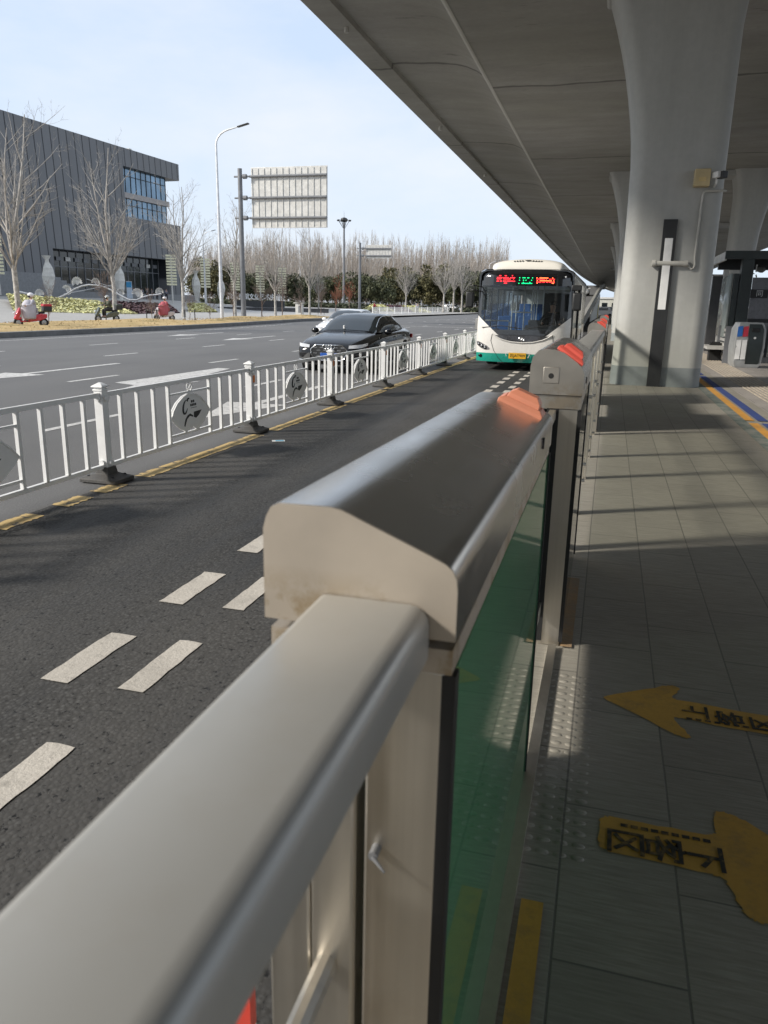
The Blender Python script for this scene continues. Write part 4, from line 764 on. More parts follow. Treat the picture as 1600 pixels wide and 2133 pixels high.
# ================================================================ trees
BARK = plain('pale_bark', (.36, .34, .31), .85, var=.35, scale=4, bump=.4, bs=14); TWIG = plain('twig_bark', (.31, .29, .265), .85, var=.25); SAPB = plain('sapling_bark', (.16, .12, .10), .85); WASH = plain('whitewashed_trunk', (.62, .61, .58), .8)
def tree_meshes(seed, h=12.5, th=3.6, limbs=11, spread=.36, tw=1., r0=.17):
    R = random.Random(seed); tr = MB(); cr = MB()
    tr.tube([(0, 0, -.1), (R.uniform(-.04, .04), R.uniform(-.04, .04), th * .35), (R.uniform(-.08, .08), R.uniform(-.08, .08), th * .7), (0, 0, th)], [r0 * 1.25, r0, r0 * .9, r0 * .92], 10)
    def grow(p, d, L, r, lev, up):
        n = 4; p = Vector(p); pts = [p]; rs = [r]; q = p.copy(); dd = Vector(d).normalized()
        for i in range(n):
            dd = (dd + Vector((R.uniform(-.13, .13), R.uniform(-.13, .13), up + R.uniform(-.05, .08)))).normalized(); q = q + dd * (L / n); pts.append(q.copy()); rs.append(r * (1 - .8 * (i + 1) / n))
        cr.tube(pts, rs, 5 if lev == 0 else 4 if lev == 1 else 3, False)
        if lev >= 3: return
        k = {0: 8, 1: 5, 2: 3}[lev]
        for j in range(k):
            f = R.uniform(.22, .98) if lev < 2 else R.uniform(.3, .95); i = min(n - 1, int(f * n)); s = pts[i].lerp(pts[i + 1], f * n - i); t = (pts[i + 1] - pts[i]).normalized(); a = R.uniform(0, 2 * pi); u = t.cross(Vector((cos(a), sin(a), .3))).normalized()
            grow(s, t * .8 + u * R.uniform(.5, .95), L * R.uniform(.30, .48) * (1.15 - f * .45) * tw, max(.008, rs[i] * .5), lev + 1, .10)
    for j in range(limbs):
        a = 2 * pi * j / limbs * 1.0 + R.uniform(-.3, .3); z = th * R.uniform(.86, 1.0) if j < limbs * .6 else th + (h - th) * R.uniform(.02, .25); o = R.uniform(.7, 1.2) * spread * 2.1
        grow((0, 0, z), (cos(a) * o, sin(a) * o, 1), (h - th) * R.uniform(.45, .68), r0 * R.uniform(.34, .5), 0, .12)
    grow((0, 0, th), (R.uniform(-.06, .06), R.uniform(-.06, .06), 1), (h - th), r0 * .8, 0, .05); grow((0, 0, th * 1.0), (R.uniform(-.25, .25), R.uniform(-.25, .25), 1), (h - th) * .9, r0 * .65, 0, .08)
    return tr, cr
def tree(name, lab, seed, m1=BARK, m2=TWIG, **kw):
    t = thing(name, lab, 'tree', (0, 0, 0), 0, None); a, c = tree_meshes(seed, **kw); a.build('trunk', m1, t, smooth=60); c.build('crown', m2, t, smooth=60, recalc=False); return t
TP = [tree('bare_tree', 'x', 3), tree('bare_tree', 'x', 8, limbs=13, spread=.42), tree('bare_tree', 'x', 21, limbs=9, spread=.3, th=4.0)]
spots = [(41, 676, 262, 0, 'tall bare tree at the left edge, the one above the rider in the white helmet'), (240, 664, 338, 1, 'bare tree with a broad crown between the pale vase sculpture and the glass corner'), (383, 660, 400, 0, 'bare tree standing beside the slatted panel post just left of the street lamp'), (490, 659, 445, 2, 'bare tree directly behind the dark road sign post'), (574, 658, 478, 1, 'bare tree under the middle of the big road sign'), (645, 656, 487, 2, 'bare tree under the right end of the big road sign')]
used = set()
for px, py, ty, k, lab in spots:
    p = G(px, py); D = (Vector(p) - Vector((0, 0, CAMZ))).dot(-RB); h = (py - ty) / 1600 * D; o = TP[k] if k not in used else dup(TP[k]); used.add(k)
    o.location = p; o.rotation_euler = (0, 0, px * .7); o.scale = (h / 12.5,) * 3; o['label'] = lab; o['group'] = 'bare plane trees along the kerb'
for i, (px, D, h, lab) in enumerate([(846, 150, 11, 'lone slender bare tree beyond the far white fence'), (925, 165, 14, 'left one of three bare trees by the parked white car'), (945, 172, 14.5, 'middle one of three bare trees, growing behind the white car roof'), (962, 168, 14, 'right one of three bare trees near the bus mirror'), (785, 190, 9, 'small bare tree left of the dark flower bed'), (664, 140, 8, 'small bare tree right of the last tall kerb tree')]):
    o = dup(TP[i % 3]); o.location = GD(px, D); o.scale = (h / 12.5,) * 3; o.rotation_euler = (0, 0, i * 1.3); o['label'] = lab; o['group'] = 'bare trees across the far road'
SP = tree('sapling', 'x', 31, SAPB, SAPB, h=4.2, th=1.1, limbs=5, spread=.45, r0=.055, tw=1.1); SP2 = tree('sapling', 'x', 37, SAPB, SAPB, h=4.2, th=1.4, limbs=4, spread=.35, r0=.05, tw=1.1)
RST = plain('rusty_twigs', (.22, .085, .05), .85)
su = set()
for i, (px, py, ty, lab, rz) in enumerate([(103, 678, 600, 'thin bare sapling between the red scooter and the dark rider', 0), (221, 670, 570, 'thin bare sapling in front of the rider in dark clothes', 1), (317, 669, 612, 'staked bare sapling left of the rider in the pink cape', 2), (396, 669, 610, 'staked sapling just left of the street lamp pole', 3), (438, 668, 618, 'low sapling with crooked stems right of the street lamp', 4), (487, 664, 590, 'bare sapling left of the dark sign post', 5), (546, 660, 570, 'straight young tree between the sign post and the slatted posts', 6), (588, 659, 578, 'young tree with a leaning twig right of the plaza letters', 7), (627, 658, 600, 'leaning sapling beside the grey street cabinet', 8), (669, 655, 592, 'staked sapling on the bare orange earth by the white sedan', 9)]):
    p = G(px, py); D = (Vector(p) - Vector((0, 0, CAMZ))).dot(-RB); h = (py - ty) / 1600 * D; s = (SP, SP2)[i % 2]; o = s if i % 2 not in su else dup(s); su.add(i % 2)
    o.location = p; o.scale = (h / 4.2,) * 3; o.rotation_euler = (0, 0, i * 1.9); o['label'] = lab; o['group'] = 'saplings on the dry grass verge'
    if i in (2, 3, 9):
        t = thing('tree_stake', ['dark stake frame round the sapling by the pink cape rider', 'dark stake frame round the sapling by the street lamp', 'dark stake frame round the sapling by the white sedan'][(2, 3, 9).index(i)], 'tree stake', p, 0, 'tree stakes')
        for s_ in (-1, 1): b = MB(); b.cyl((s_ * .42, 0, 0), (s_ * .40, 0, .82), .035, n=6); b.build('stake', K['black_metal'], t)
        b = MB(); b.cyl((-.5, 0, .74), (.5, 0, .74), .03, n=6); b.build('crossbar', K['black_metal'], t)
for i, (px, D) in enumerate(((700, 118), (728, 122))):
    o = dup(SP2 if i else SP); o.location = GD(px, D); o.scale = (1.15,) * 3; o['label'] = ['small tree with rusty red twigs left of the tall mast', 'small tree with rusty red twigs right of the tall mast'][i]; o['group'] = 'rusty young trees'
    for c in o.children:
        if c.name.startswith('crown'): c.data = c.data.copy(); c.data.materials[0] = RST
# evergreens
def leafball(seed, n=3600, rx=3.4, rz=3.2, cz=4.0, m=None, s=.26):
    R = random.Random(seed); b = MB(); cl = [(R.gauss(0, rx * .42), R.gauss(0, rx * .42), cz + R.gauss(0, rz * .42), R.uniform(.7, 1.5)) for _ in range(34)]
    for i in range(n):
        x, y, z, r = cl[R.randrange(len(cl))]; d = Vector((R.gauss(0, 1), R.gauss(0, 1), R.gauss(0, 1))).normalized() * r * R.uniform(.6, 1.05); p = Vector((x, y, max(.9, z))) + d
        a = Vector((R.gauss(0, 1), R.gauss(0, 1), R.gauss(0, 1))).normalized(); c = a.cross(Vector((R.gauss(0, 1), R.gauss(0, 1), 1))).normalized(); w = s * R.uniform(.6, 1.3)
        b.add([p - a * w, p + c * w * .6, p + a * w, p - c * w * .6], [(0, 1, 2, 3)])
    return b
def leaf(name, c): 
    m = MT(name); m.color(m.mix(m.noise(.9, det=3, lo=.35, hi=.65), mul(c, .6), mul(c, 1.4))); m.set(Roughness=.6, Specular_IOR_Level=.3); return m.m
LF = [leaf('dark_evergreen_leaf', (.060, .066, .036)), leaf('olive_leaf', (.115, .105, .048)), leaf('green_leaf', (.078, .085, .043))]
EP = []
for k in range(3):
    t = thing('evergreen_tree', 'x', 'tree'); leafball(50 + k).build('crown', LF[k], t, smooth=0, recalc=False); b = MB(); b.cyl((0, 0, 0), (0, 0, 3.6), .16, .1, 8); b.build('trunk', SAPB, t); b = MB(); b.cyl((0, 0, .02), (0, 0, 1.15), .19, .17, 8); b.build('whitewash_band', WASH, t); EP.append(t)
ev = [(442, 1, 8.2), (470, 0, 8.6), (500, 0, 7.4), (532, 2, 7.6), (560, 0, 6.8), (596, 0, 7.4), (628, 2, 7.0), (655, 0, 7.6), (682, 2, 7.6), (706, 0, 7.2), (733, 2, 7.8), (762, 0, 8.0), (790, 2, 7.6), (815, 1, 8.4), (836, 1, 8.6), (860, 0, 8.2), (884, 2, 7.8), (908, 1, 8.8), (934, 1, 9.2), (956, 2, 9.4), (978, 0, 9.8), (412, 0, 7.0)]
nm = ['behind the street lamp', 'behind the slatted post', 'above the plaza letters', 'left of the plain letters', 'behind the bare tree under the sign', 'behind the road sign', 'left of the tall mast', 'right of the tall mast', 'behind the small road sign pole', 'over the flower beds', 'near the parked cars', 'beside the bus mirror']
pos_words = ['far left, by the street lamp', 'dense, behind the slatted post', 'dark, just left of the sign post', 'rounded, above the plaza letters', 'low, above the right letters', 'below the big sign, left half', 'below the big sign, right half', 'left of the last tall kerb tree', 'midway between kerb trees and mast', 'just left of the tall mast', 'just right of the tall mast', 'behind the small sign pole', 'below the small sign panel', 'yellowish, above the red rider', 'yellowish, taller, right of the red rider', 'dark, above the lone bare tree', 'darkest, over the parked cars', 'olive, left of the three bare trees', 'olive, behind the three bare trees', 'taller, over the white car', 'tallest, beside the bus mirror', 'leftmost, behind the vase sculpture']
eu = set()
for i, (px, k, h) in enumerate(ev):
    o = EP[k] if k not in eu else dup(EP[k]); eu.add(k); o.location = GD(px, 185 + (i * 37) % 26); o.scale = (h / 7.4 * 1.1, h / 7.4 * 1.1, h / 7.4 * 1.12); o.rotation_euler = (0, 0, i * 2.1); o['label'] = 'evergreen tree ' + pos_words[i]; o['group'] = 'evergreen trees behind the plaza'
# hedge under them and the poplar wood behind
b = MB(); R = random.Random(77)
for i in range(5200):
    px = R.uniform(380, 1010); p = GD(px, R.uniform(176, 182)); p.z += R.uniform(0, 1.0); a = Vector((R.gauss(0, 1), R.gauss(0, 1), R.gauss(0, 1))).normalized(); c = a.orthogonal().normalized(); w = R.uniform(.2, .45); b.add([p - a * w, p + c * w, p + a * w, p - c * w], [(0, 1, 2, 3)])
stuff(b.build('hedge', LF[0], smooth=0, recalc=False))
b = MB(); R = random.Random(99)
for i in range(1150):
    px = R.uniform(395, 1055); D = R.uniform(238, 330); p = dist(px, 625, D); p.z = terr(p.x, p.y) - .2; h = R.uniform(17, 24) * (1 if px > 560 else lerp(.72, 1, max(0, (px - 395) / 165))); r = R.uniform(.05, .10)
    b.tube([p, p + Vector((R.uniform(-.3, .3), R.uniform(-.3, .3), h * .6)), p + Vector((R.uniform(-.5, .5), R.uniform(-.5, .5), h))], [r, r * .7, .02], 4, False)
    for j in range(44):
        z = h * R.uniform(.22, .95); a = R.uniform(0, 2 * pi); l = (h - z) * R.uniform(.25, .5) + .8; s = p + Vector((0, 0, z)); e = s + Vector((cos(a) * l * .36, sin(a) * l * .36, l * .95)); m_ = s.lerp(e, .5) + Vector((cos(a) * .12 * l, sin(a) * .12 * l, 0)); w = R.uniform(.02, .042)
        v = Vector((-RX.y, RX.x, 0)).normalized(); v = Vector((cos(a + 1.57), sin(a + 1.57), 0)) * w; b.add([s - v, s + v, m_ + v * .8, m_ - v * .8], [(0, 1, 2, 3)]); b.add([m_ - v * .8, m_ + v * .8, e], [(0, 1, 2)])
stuff(b.build('poplar_wood', plain('poplar_bark', (.335, .295, .255), .9, var=.25), smooth=0, recalc=False))
b = MB()
for i in range(4200):
    px = R.uniform(420, 1010); D = R.uniform(215, 236); p = GD(px, D); p.z += R.uniform(0, 9.0) ** 1.0 * R.uniform(.3, 1); a = Vector((R.gauss(0, .25), R.gauss(0, .25), 1)).normalized(); c = a.orthogonal().normalized(); w = R.uniform(.5, 1.1); b.add([p - c * .035, p + c * .035, p + a * w * 1.8], [(0, 1, 2)])
stuff(b.build('undergrowth', plain('brown_brush', (.20, .16, .12), .9, var=.35), smooth=0, recalc=False))
# ================================================================ street lamp, road signs, mast
t = thing('street_lamp', 'tall white street lamp with a curved arm and dark flat head', 'street lamp'); p = G(463, 666); t.location = p
D = (p - Vector((0, 0, CAMZ))).dot(-RB); H_ = (666 - 290) / 1600 * D
b = MB(); ar = [(0, 0, 0), (0, 0, H_ * .3), (0, 0, H_ * .89)] + [(1.45 * (1 - cos(a)), 0, H_ * .89 + 1.05 * sin(a)) for a in [radians(15 * k) for k in range(1, 6)]] + [(1.95, 0, H_ * .89 + 1.2)]
b.tube(ar, [.15, .13, .075] + [.06] * 5 + [.045], 12); b.build('pole', K['light_metal'], t); b = MB(); b.cyl((0, 0, 0), (0, 0, .06), .26); b.build('base_flange', K['light_metal'], t)
b = MB(); b.box((2.32, 0, H_ * .89 + 1.28), (.95, .30, .09), 0, Matrix.Rotation(-.22, 3, 'Y')); b.build('lamp_head', K['black_metal'], t, False, .03)
for px, D, h, lab in ((1016, 150, 10.5, 'small distant street lamp left of the bus roof'), (428, 112, 10.8, 'distant street lamp among bare branches left of the tall white one')):
    o = dup(t); o.location = GD(px, D); o.scale = (h / (H_ + .2),) * 3; o['label'] = lab; o['group'] = 'street lamps'
t['group'] = 'street lamps'
def sign(lab, px, py, D, top, x0, x1, y0, y1, bars, nrib, pole):
    p = GD(px, D); t = thing('road_sign', lab, 'road sign', p, 0, 'gantry road signs seen from behind'); f = D / 1600; H_ = (py - top) * f * 1.0
    b = MB(); b.cyl((0, 0, 0), (0, 0, H_), .23 * pole, .19 * pole, 16); b.build('post', K['grey_metal'], t); b = MB(); b.cyl((0, 0, 0), (0, 0, .05), .45 * pole); b.build('base_flange', K['grey_metal'], t)
    X0, X1 = (x0 - px) * f / .961, (x1 - px) * f / .961; Z0, Z1 = (py - y1) * f, (py - y0) * f
    b = MB(); b.bx(X0, X1, .22, .26, Z0, Z1); pn = b.build('panel', K['galv'], t, False, .03)
    for k in range(nrib): x = lerp(X0 + .1, X1 - .1, k / (nrib - 1)); b = MB(); b.bx(x - .025, x + .025, .17, .218, Z0 + .1, Z1 - .1); b.build('rib', K['galv'], pn)
    for by in bars:
        z = (py - by) * f; b = MB(); b.cyl((-.55 * pole, .0, z), (X0 - .05, .0, z), .075 * pole, n=10); b.cyl((X0 - .06, .07, z), (X1 - .03, .07, z), .105 * pole, n=10); b.cyl((.3 * pole, 0, z), (.62 * pole, 0, z), .2 * pole, .2 * pole, 12); b.build('arm', K['grey_metal'], t)
    return t
p = G(507, 663); D1 = (p - Vector((0, 0, CAMZ))).dot(-RB)
sign('large road sign seen from behind, ribbed pale panel on three dark arms', 507, 663, D1, 373, 528, 684, 371, 485, (388, 428, 466), 13, 1.0)
sign('small distant road sign seen from behind on a pale post', 749, 636, 138, 500, 761, 813, 504, 530, (511, 525), 9, 1.1)
t = thing('high_mast', 'tall dark high mast with a ring of floodlights and a spike', 'light mast'); D = 185; t.location = GD(716, D); H_ = (633 - 462) / 1600 * D
b = MB(); b.cyl((0, 0, 0), (0, 0, H_), .32, .2, 12); b.build('mast', K['grey_metal'], t); b = MB(); b.cyl((0, 0, H_), (0, 0, H_ + 2.2), .05, .02, 6); b.build('spike', K['grey_metal'], t)
b = MB(); b.lathe([(.2, H_ - .3), (.9, H_ + .1), (.7, H_ + .6), (.1, H_ + .8)], (0, 0, 0), 12); b.build('crown_housing', K['black_metal'], t)
for k in range(8):
    a = 2 * pi * k / 8; b = MB(); b.tube([(.2 * cos(a), .2 * sin(a), H_ - 1.6), (.9 * cos(a), .9 * sin(a), H_ - .6), (1.4 * cos(a), 1.4 * sin(a), H_ + .1)], .05, 5); b.box((1.45 * cos(a), 1.45 * sin(a), H_ + .1), (.5, .4, .25), a); b.build('floodlight', K['black_metal'], t)
# slatted lantern posts
SL = plain('pale_yellow_slat', (.72, .69, .48), .6)
def totem():
    t = thing('slat_post', 'x', 'slatted post', group='slatted posts on the plaza'); b = MB(); b.cyl((0, 0, 0), (0, 0, 7.0), .14, .07, 8); b.build('pole', K['galv'], t)
    for k in range(11):
        for s in (-1, 1): b = MB(); b.box((s * .39, 0, 2.75 + k * .42), (.72, .2, .27)); b.build('slat', SL, t)
    return t
T0 = totem()
for i, (px, D, h, lab) in enumerate([(2, 96, 7.0, 'slatted pale post cut off by the left edge'), (360, 112, 6.6, 'slatted pale post in front of the glass corner of the grey building'), (430, 118, 6.6, 'slatted pale post left of the street lamp pole'), (491, 122, 6.5, 'slatted pale post partly behind the dark sign post'), (543, 128, 6.6, 'slatted pale post left of the tree under the big sign'), (588, 138, 6.9, 'slatted pale post right of the tree under the big sign')]):
    o = T0 if i == 0 else dup(T0); o.location = GD(px, D); o.scale = (h / 7.0,) * 3; o['label'] = lab; o.rotation_euler = (0, 0, .3)
VS = plain('pale_concrete_sculpture', (.56, .55, .51), .7, var=.1)
def vase():
    t = thing('vase_sculpture', 'x', 'sculpture', group='faceted vase sculptures'); b = MB(); b.loft([[(r * cos(a + tw), r * sin(a + tw), z) for a in [2 * pi * k / 5 for k in range(5)]] for r, z, tw in ((.34, 0, 0), (.28, .5, .1), (.62, 1.6, .3), (.80, 2.7, .5), (.62, 3.7, .7), (.26, 4.4, .9), (.25, 4.65, 1.0), (.58, 5.15, 1.2))]); b.build('column', VS, t, smooth=0); b = MB(); b.cyl((0, 0, -.05), (0, 0, .08), .6, n=10); b.build('plinth', VS, t); return t
V0 = vase()
for i, (px, D, h, lab) in enumerate([(105, 94, 5.0, 'faceted pale vase sculpture left, near the stairs'), (253, 106, 4.9, 'faceted pale vase sculpture behind the broad bare tree'), (410, 126, 4.9, 'pale vase sculpture left of the street lamp pole'), (461, 127, 4.6, 'pale vase sculpture hidden behind the street lamp pole')]):
    o = V0 if i == 0 else dup(V0); o.location = GD(px, D); o.scale = (h / 5.15,) * 3; o['label'] = lab; o.rotation_euler = (0, 0, i * .8)
# shell sculpture and flower beds
t = thing('shell_sculpture', 'metal wave sculpture carrying ribbed silver shells behind the yellow flower bed', 'sculpture', GD(200, 84)); SM = plain('silver_metal', (.66, .66, .65), .35, metal=.15)
b = MB(); b.tube([dist(px, py, 84) for px, py in ((38, 607), (60, 612), (90, 619), (118, 622), (140, 612), (155, 602), (170, 596), (185, 593), (200, 594), (218, 598), (236, 606), (252, 616), (268, 624), (284, 625), (298, 619), (312, 615), (326, 614), (336, 612))], .09, 8); b.build('wave_tube', plain('tube_metal', (.5, .5, .5), .3, metal=.5), t, True)
for px, py, r, rot in ((82, 612, .55, .3), (139, 604, .58, -.9), (160, 588, .62, .2), (199, 588, .5, -.3), (250, 610, .5, .1), (286, 613, .68, -.5), (332, 608, .48, .2)):
    c = dist(px, py, 84.3); rx = Vector((RX.x, RX.y, 0)).normalized(); ry = Vector((-rx.y, rx.x, 0)); b = MB(); n = 22; ringo = []
    for k in range(n + 1):
        a = radians(-25) + radians(230) * k / n + rot; rr = r * (1 if k % 2 else .86); ringo.append(c + rx * cos(a) * rr + Vector((0, 0, 1)) * sin(a) * rr + ry * (.10 if k % 2 else -.06))
    b.loft([[c + ry * .12 - Vector((0, 0, r * .5))] * (n + 1), [q.lerp(c, .5) + ry * .16 for q in ringo], ringo], closed=False, cap=False); b.build('shell', SM, t, True, smooth=0)
def bed(name, cn, cf, c, n, lift, s=.16):     # near edge pixels, far edge pixels + depths
    m = MT(name + '_leaf'); m.color(m.mix(m.noise(2.2, det=4, lo=.4, hi=.6), mul(c, .7), mul(c, 1.2))); m.set(Roughness=.7); R = random.Random(n); b = MB()
    for i in range(n):
        u = R.random(); v = R.random(); a = [lerp(p, q, u) for p, q in zip(cn[0], cn[1])]; e = [lerp(p, q, u) for p, q in zip(cf[0], cf[1])]; px, D = lerp(a[0], e[0], v), lerp(a[1], e[1], v); p = GD(px, D); p.z += v * lift + R.uniform(0, .12)
        w = R.uniform(.6, 1.3) * s; q = Vector((R.gauss(0, .5), R.gauss(0, .5), 1)).normalized(); x = q.orthogonal().normalized(); y = q.cross(x); b.add([p - x * w, p - y * w, p + x * w, p + y * w], [(0, 1, 2, 3)])
    stuff(b.build(name, m.m, smooth=0, recalc=False))
    b = MB(); g = []
    for k in range(9):
        row = []
        for j in range(5):
            u = k / 8; v = j / 4; a = [lerp(p, q, u) for p, q in zip(cn[0], cn[1])]; e = [lerp(p, q, u) for p, q in zip(cf[0], cf[1])]; p = GD(lerp(a[0], e[0], v), lerp(a[1], e[1], v)); p.z += v * lift - .06; row.append(p)
        g.append(row)
    b.loft(g, closed=False, cap=False); struct(b.build('bed_soil', plain('soil', (.06, .05, .035), .9)))
YG = (.60, .58, .29)
bed('yellow_flower_bed', ((26, 66), (288, 72)), ((14, 80), (205, 84)), YG, 5200, .75, .12); bed('purple_flower_bed', ((285, 73), (372, 82)), ((215, 85), (350, 90)), (.10, .055, .06), 2600, .75)
bed('yellow_flower_bed', ((392, 88), (452, 92)), ((390, 98), (425, 102)), YG, 1400, .7); bed('yellow_flower_bed', ((754, 150), (822, 150)), ((775, 168), (800, 168)), YG, 1300, 1.1, .2); bed('purple_flower_bed', ((812, 150), (862, 152)), ((797, 168), (840, 168)), (.10, .05, .06), 900, 1.1, .2); bed('yellow_flower_bed', ((862, 152), (900, 152)), ((835, 168), (868, 168)), YG, 900, 1.1, .2)
# letters on the plaza
t = thing('plaza_lettering', 'large white characters standing on a dark plinth across the plaza', 'letter sign'); o_ = dist(545, 619, 128); o_.z -= 1.05; t.location = o_
rx = Vector((RX.x, RX.y, 0)).normalized(); b = MB(); b.box(tuple(o_ + Vector((0, 0, -.1)) + rx * -.3), (8.2, .8, 1.2), atan2(rx.y, rx.x)); b.build('plinth', plain('dark_granite', (.035, .037, .04), .4), t, True)
for i, ch in enumerate('亭湖文化艺术中心'):
    q = o_ + rx * (-3.4 + i * .87) + Vector((0, 0, 1.05)); q = q - o_; text(ch, 1.0, K['white_plain'], frame(q, rx, (0, 0, 1)), 'character', t, ext=.08, sx=.85, bold=.015)
t = thing('planter_wall', 'long low dark stone planter wall in front of the plaza lettering', 'planter', GD(570, 112)); b = MB(); b.box(tuple(GD(570, 112) + Vector((0, 0, .15))), (16, .9, .6), atan2(rx.y, rx.x) + .1); b.build('wall', plain('dark_stone', (.07, .07, .075), .6, var=.3), t, True, .03); b = MB(); b.box(tuple(GD(570, 112) + Vector((0, 0, .48))), (16.3, 1.1, .06), atan2(rx.y, rx.x) + .1); b.build('coping', plain('grey_stone', (.16, .16, .165), .6), t, True)
p = G(624, 657); t = thing('street_cabinet', 'small grey street cabinet with an overhanging lid near the last kerb trees', 'cabinet', p); b = MB(); b.bx(-.42, .42, -.25, .25, .05, 1.35); b.build('case', K['galv'], t, False, .02); b = MB(); b.bx(-.6, .6, -.35, .35, 1.37, 1.46); b.build('lid', K['galv'], t, False, .01); b = MB(); b.bx(-.05, .35, -.257, -.24, .3, 1.1); b.build('door', K['grey_metal'], t)
# ================================================================ the grey building
bl = thing('cultural_building', 'dark grey panel clad building with a glazed upper corner', 'building', (-78.81, 136.41, 0), radians(87.77))
def clad():
    m = MT('grey_cladding'); sp = m.n('ShaderNodeSeparateXYZ'); m.l(m.tc.outputs['Object'], sp.inputs[0]); u = m.math('ADD', m.math('ADD', sp.outputs[0], m.math('MULTIPLY', sp.outputs[2], .055)), 400.)
    f = m.math('DIVIDE', u, 1.72); fr = m.math('FRACT', f); g = m.map(m.math('ABSOLUTE', m.math('SUBTRACT', fr, .5)), .43, .45, 0, 1); st = m.n('ShaderNodeTexWhiteNoise', noise_dimensions='1D'); m.l(m.math('FLOOR', f), st.inputs['W']); tone = m.map(st.outputs[0], 0, 1, .85, 1.1)
    c = m.mix(tone, (.10, .105, .115), (.155, .16, .17)); c = m.mix(m.noise(.5, (1, 1, .2), det=5, a=0, b=.3), c, (.14, .135, .13)); m.color(m.mix(g, c, (.022, .024, .028))); m.set(Roughness=.5, Metallic=.1); m.bump(m.math('SUBTRACT', 1., g), .5, .05); return m.m
CL = clad(); BG = plain('blue_curtain_glass', (.17, .26, .35), .05, spec=1, metal=.6, var=.25, scale=.3); DG = plain('dark_lobby_glass', (.015, .02, .022), .05, spec=.8); STN = plain('grey_stone_ledge', (.33, .31, .30), .6)
def bb(nm, x0, x1, y0, y1, z0, z1, m, par=bl, **k): b = MB(); b.bx(x0, x1, y0, y1, z0, z1); return b.build(nm, m, par, **k)
bb('clad_wall', -75, -34.8, 0, 30, 1.0, 25.7, CL); bb('clad_wall', -34.8, -16.6, .002, 30, 8.75, 25.7, CL); bb('roof_band', -16.6, 0, -.02, 30, 22.9, 25.72, CL); bb('clad_wall', -16.6, -.3, -.01, 30, 8.8, 15.05, CL)
for z0, z1, rows in ((18.95, 22.9, (21.6,)), (15.05, 18.1, (17.0,))):
    w = bb('window', -16.6, -3.2, .9, 1.0, z0, z1, BG)
    for k in range(10): x = lerp(-16.5, -3.3, k / 9); bb('mullion', x - .05, x + .05, .82, .9, z0, z1, K['dark_gap'], w)
    for z in rows: bb('transom', -16.6, -3.2, .83, .9, z - .05, z + .05, K['dark_gap'], w)
bb('corner_glass', -3.2, -3.1, 1.0, 28, 15.05, 22.9, BG); bb('ledge', -16.6, -2.9, .4, 1.4, 18.1, 18.95, STN)
lob = bb('lobby_glass', -34.8, -4.8, 2.2, 2.4, 1.0, 8.8, DG); bb('back_wall', -34.8, -.3, 8, 30, 1.0, 8.8, K['colband'])
for k in range(17): x = lerp(-34.6, -5, k / 16); bb('mullion', x - .06, x + .06, 2.1, 2.2, 3.0, 8.8, K['grey_metal'], lob)
bb('transom', -34.8, -4.8, 2.12, 2.2, 6.3, 6.42, K['grey_metal'], lob); bb('end_wall', -4.8, -.3, .02, 6, 1.0, 8.8, CL); bb('roof_pipe', -6.2, -5.4, 6, 7, 25.7, 27.6, K['galv'])
STP = plain('step_stone', (.21, .215, .22), .7)
for k in range(9): bb('step', -75, -36 + k * 0, -9 + k * 1.0, 0, 1.0 + k * .45, 1.0 + (k + 1) * .45, STP)
bb('terrace', -36, -4.5, -6, 2.2, .5, 2.6, STP); 
for k in range(14): x = -34 + k * 2.1; bb('lobby_signboard', x, x + 1.1, 2.02, 2.1, 7.2, 7.8, K['galv'] if k in (0, 2, 12) else K['grey_metal'], lob)
b = MB(); b.tube([(-44, -9, 2.2), (-30, -6.2, 3.7)], .05, 6); b.tube([(-36, -6.5, 4.4), (-27, -6.1, 2.9)], .05, 6); b.build('handrail', K['galv'], bl)
R = random.Random(3)
for i in range(11):
    px = lerp(275, 345, i / 10); q = GD(px, 126 + R.uniform(-2, 2)); person('distant visitor in dark clothes by the lobby of the grey building', q, R.uniform(0, 6), 'stand', (.02, .02, .03) if i % 3 else (.15, .15, .18), (.02, .02, .03), group='visitors by the grey building') if i < 1 else None
vis = [o for o in C.objects if o.name.startswith('person') and o.get('group') == 'visitors by the grey building'][0]
for i in range(9): o = dup(vis); o.location = GD(lerp(272, 345, i / 8) + R.uniform(-3, 3), 124 + R.uniform(-3, 3)); o.rotation_euler = (0, 0, R.uniform(0, 6))
t = thing('banner_stand', 'blue and white upright banner by the grey building entrance', 'banner', GD(271, 118)); MB().bx(-.45, .45, -.04, .04, .1, 2.6).build('banner', plain('pale_banner', (.55, .62, .70), .5), t); MB().bx(-.45, .45, -.05, -.045, 1.7, 2.5).build('blue_print', plain('sky_blue_print', (.06, .30, .55), .5), t)
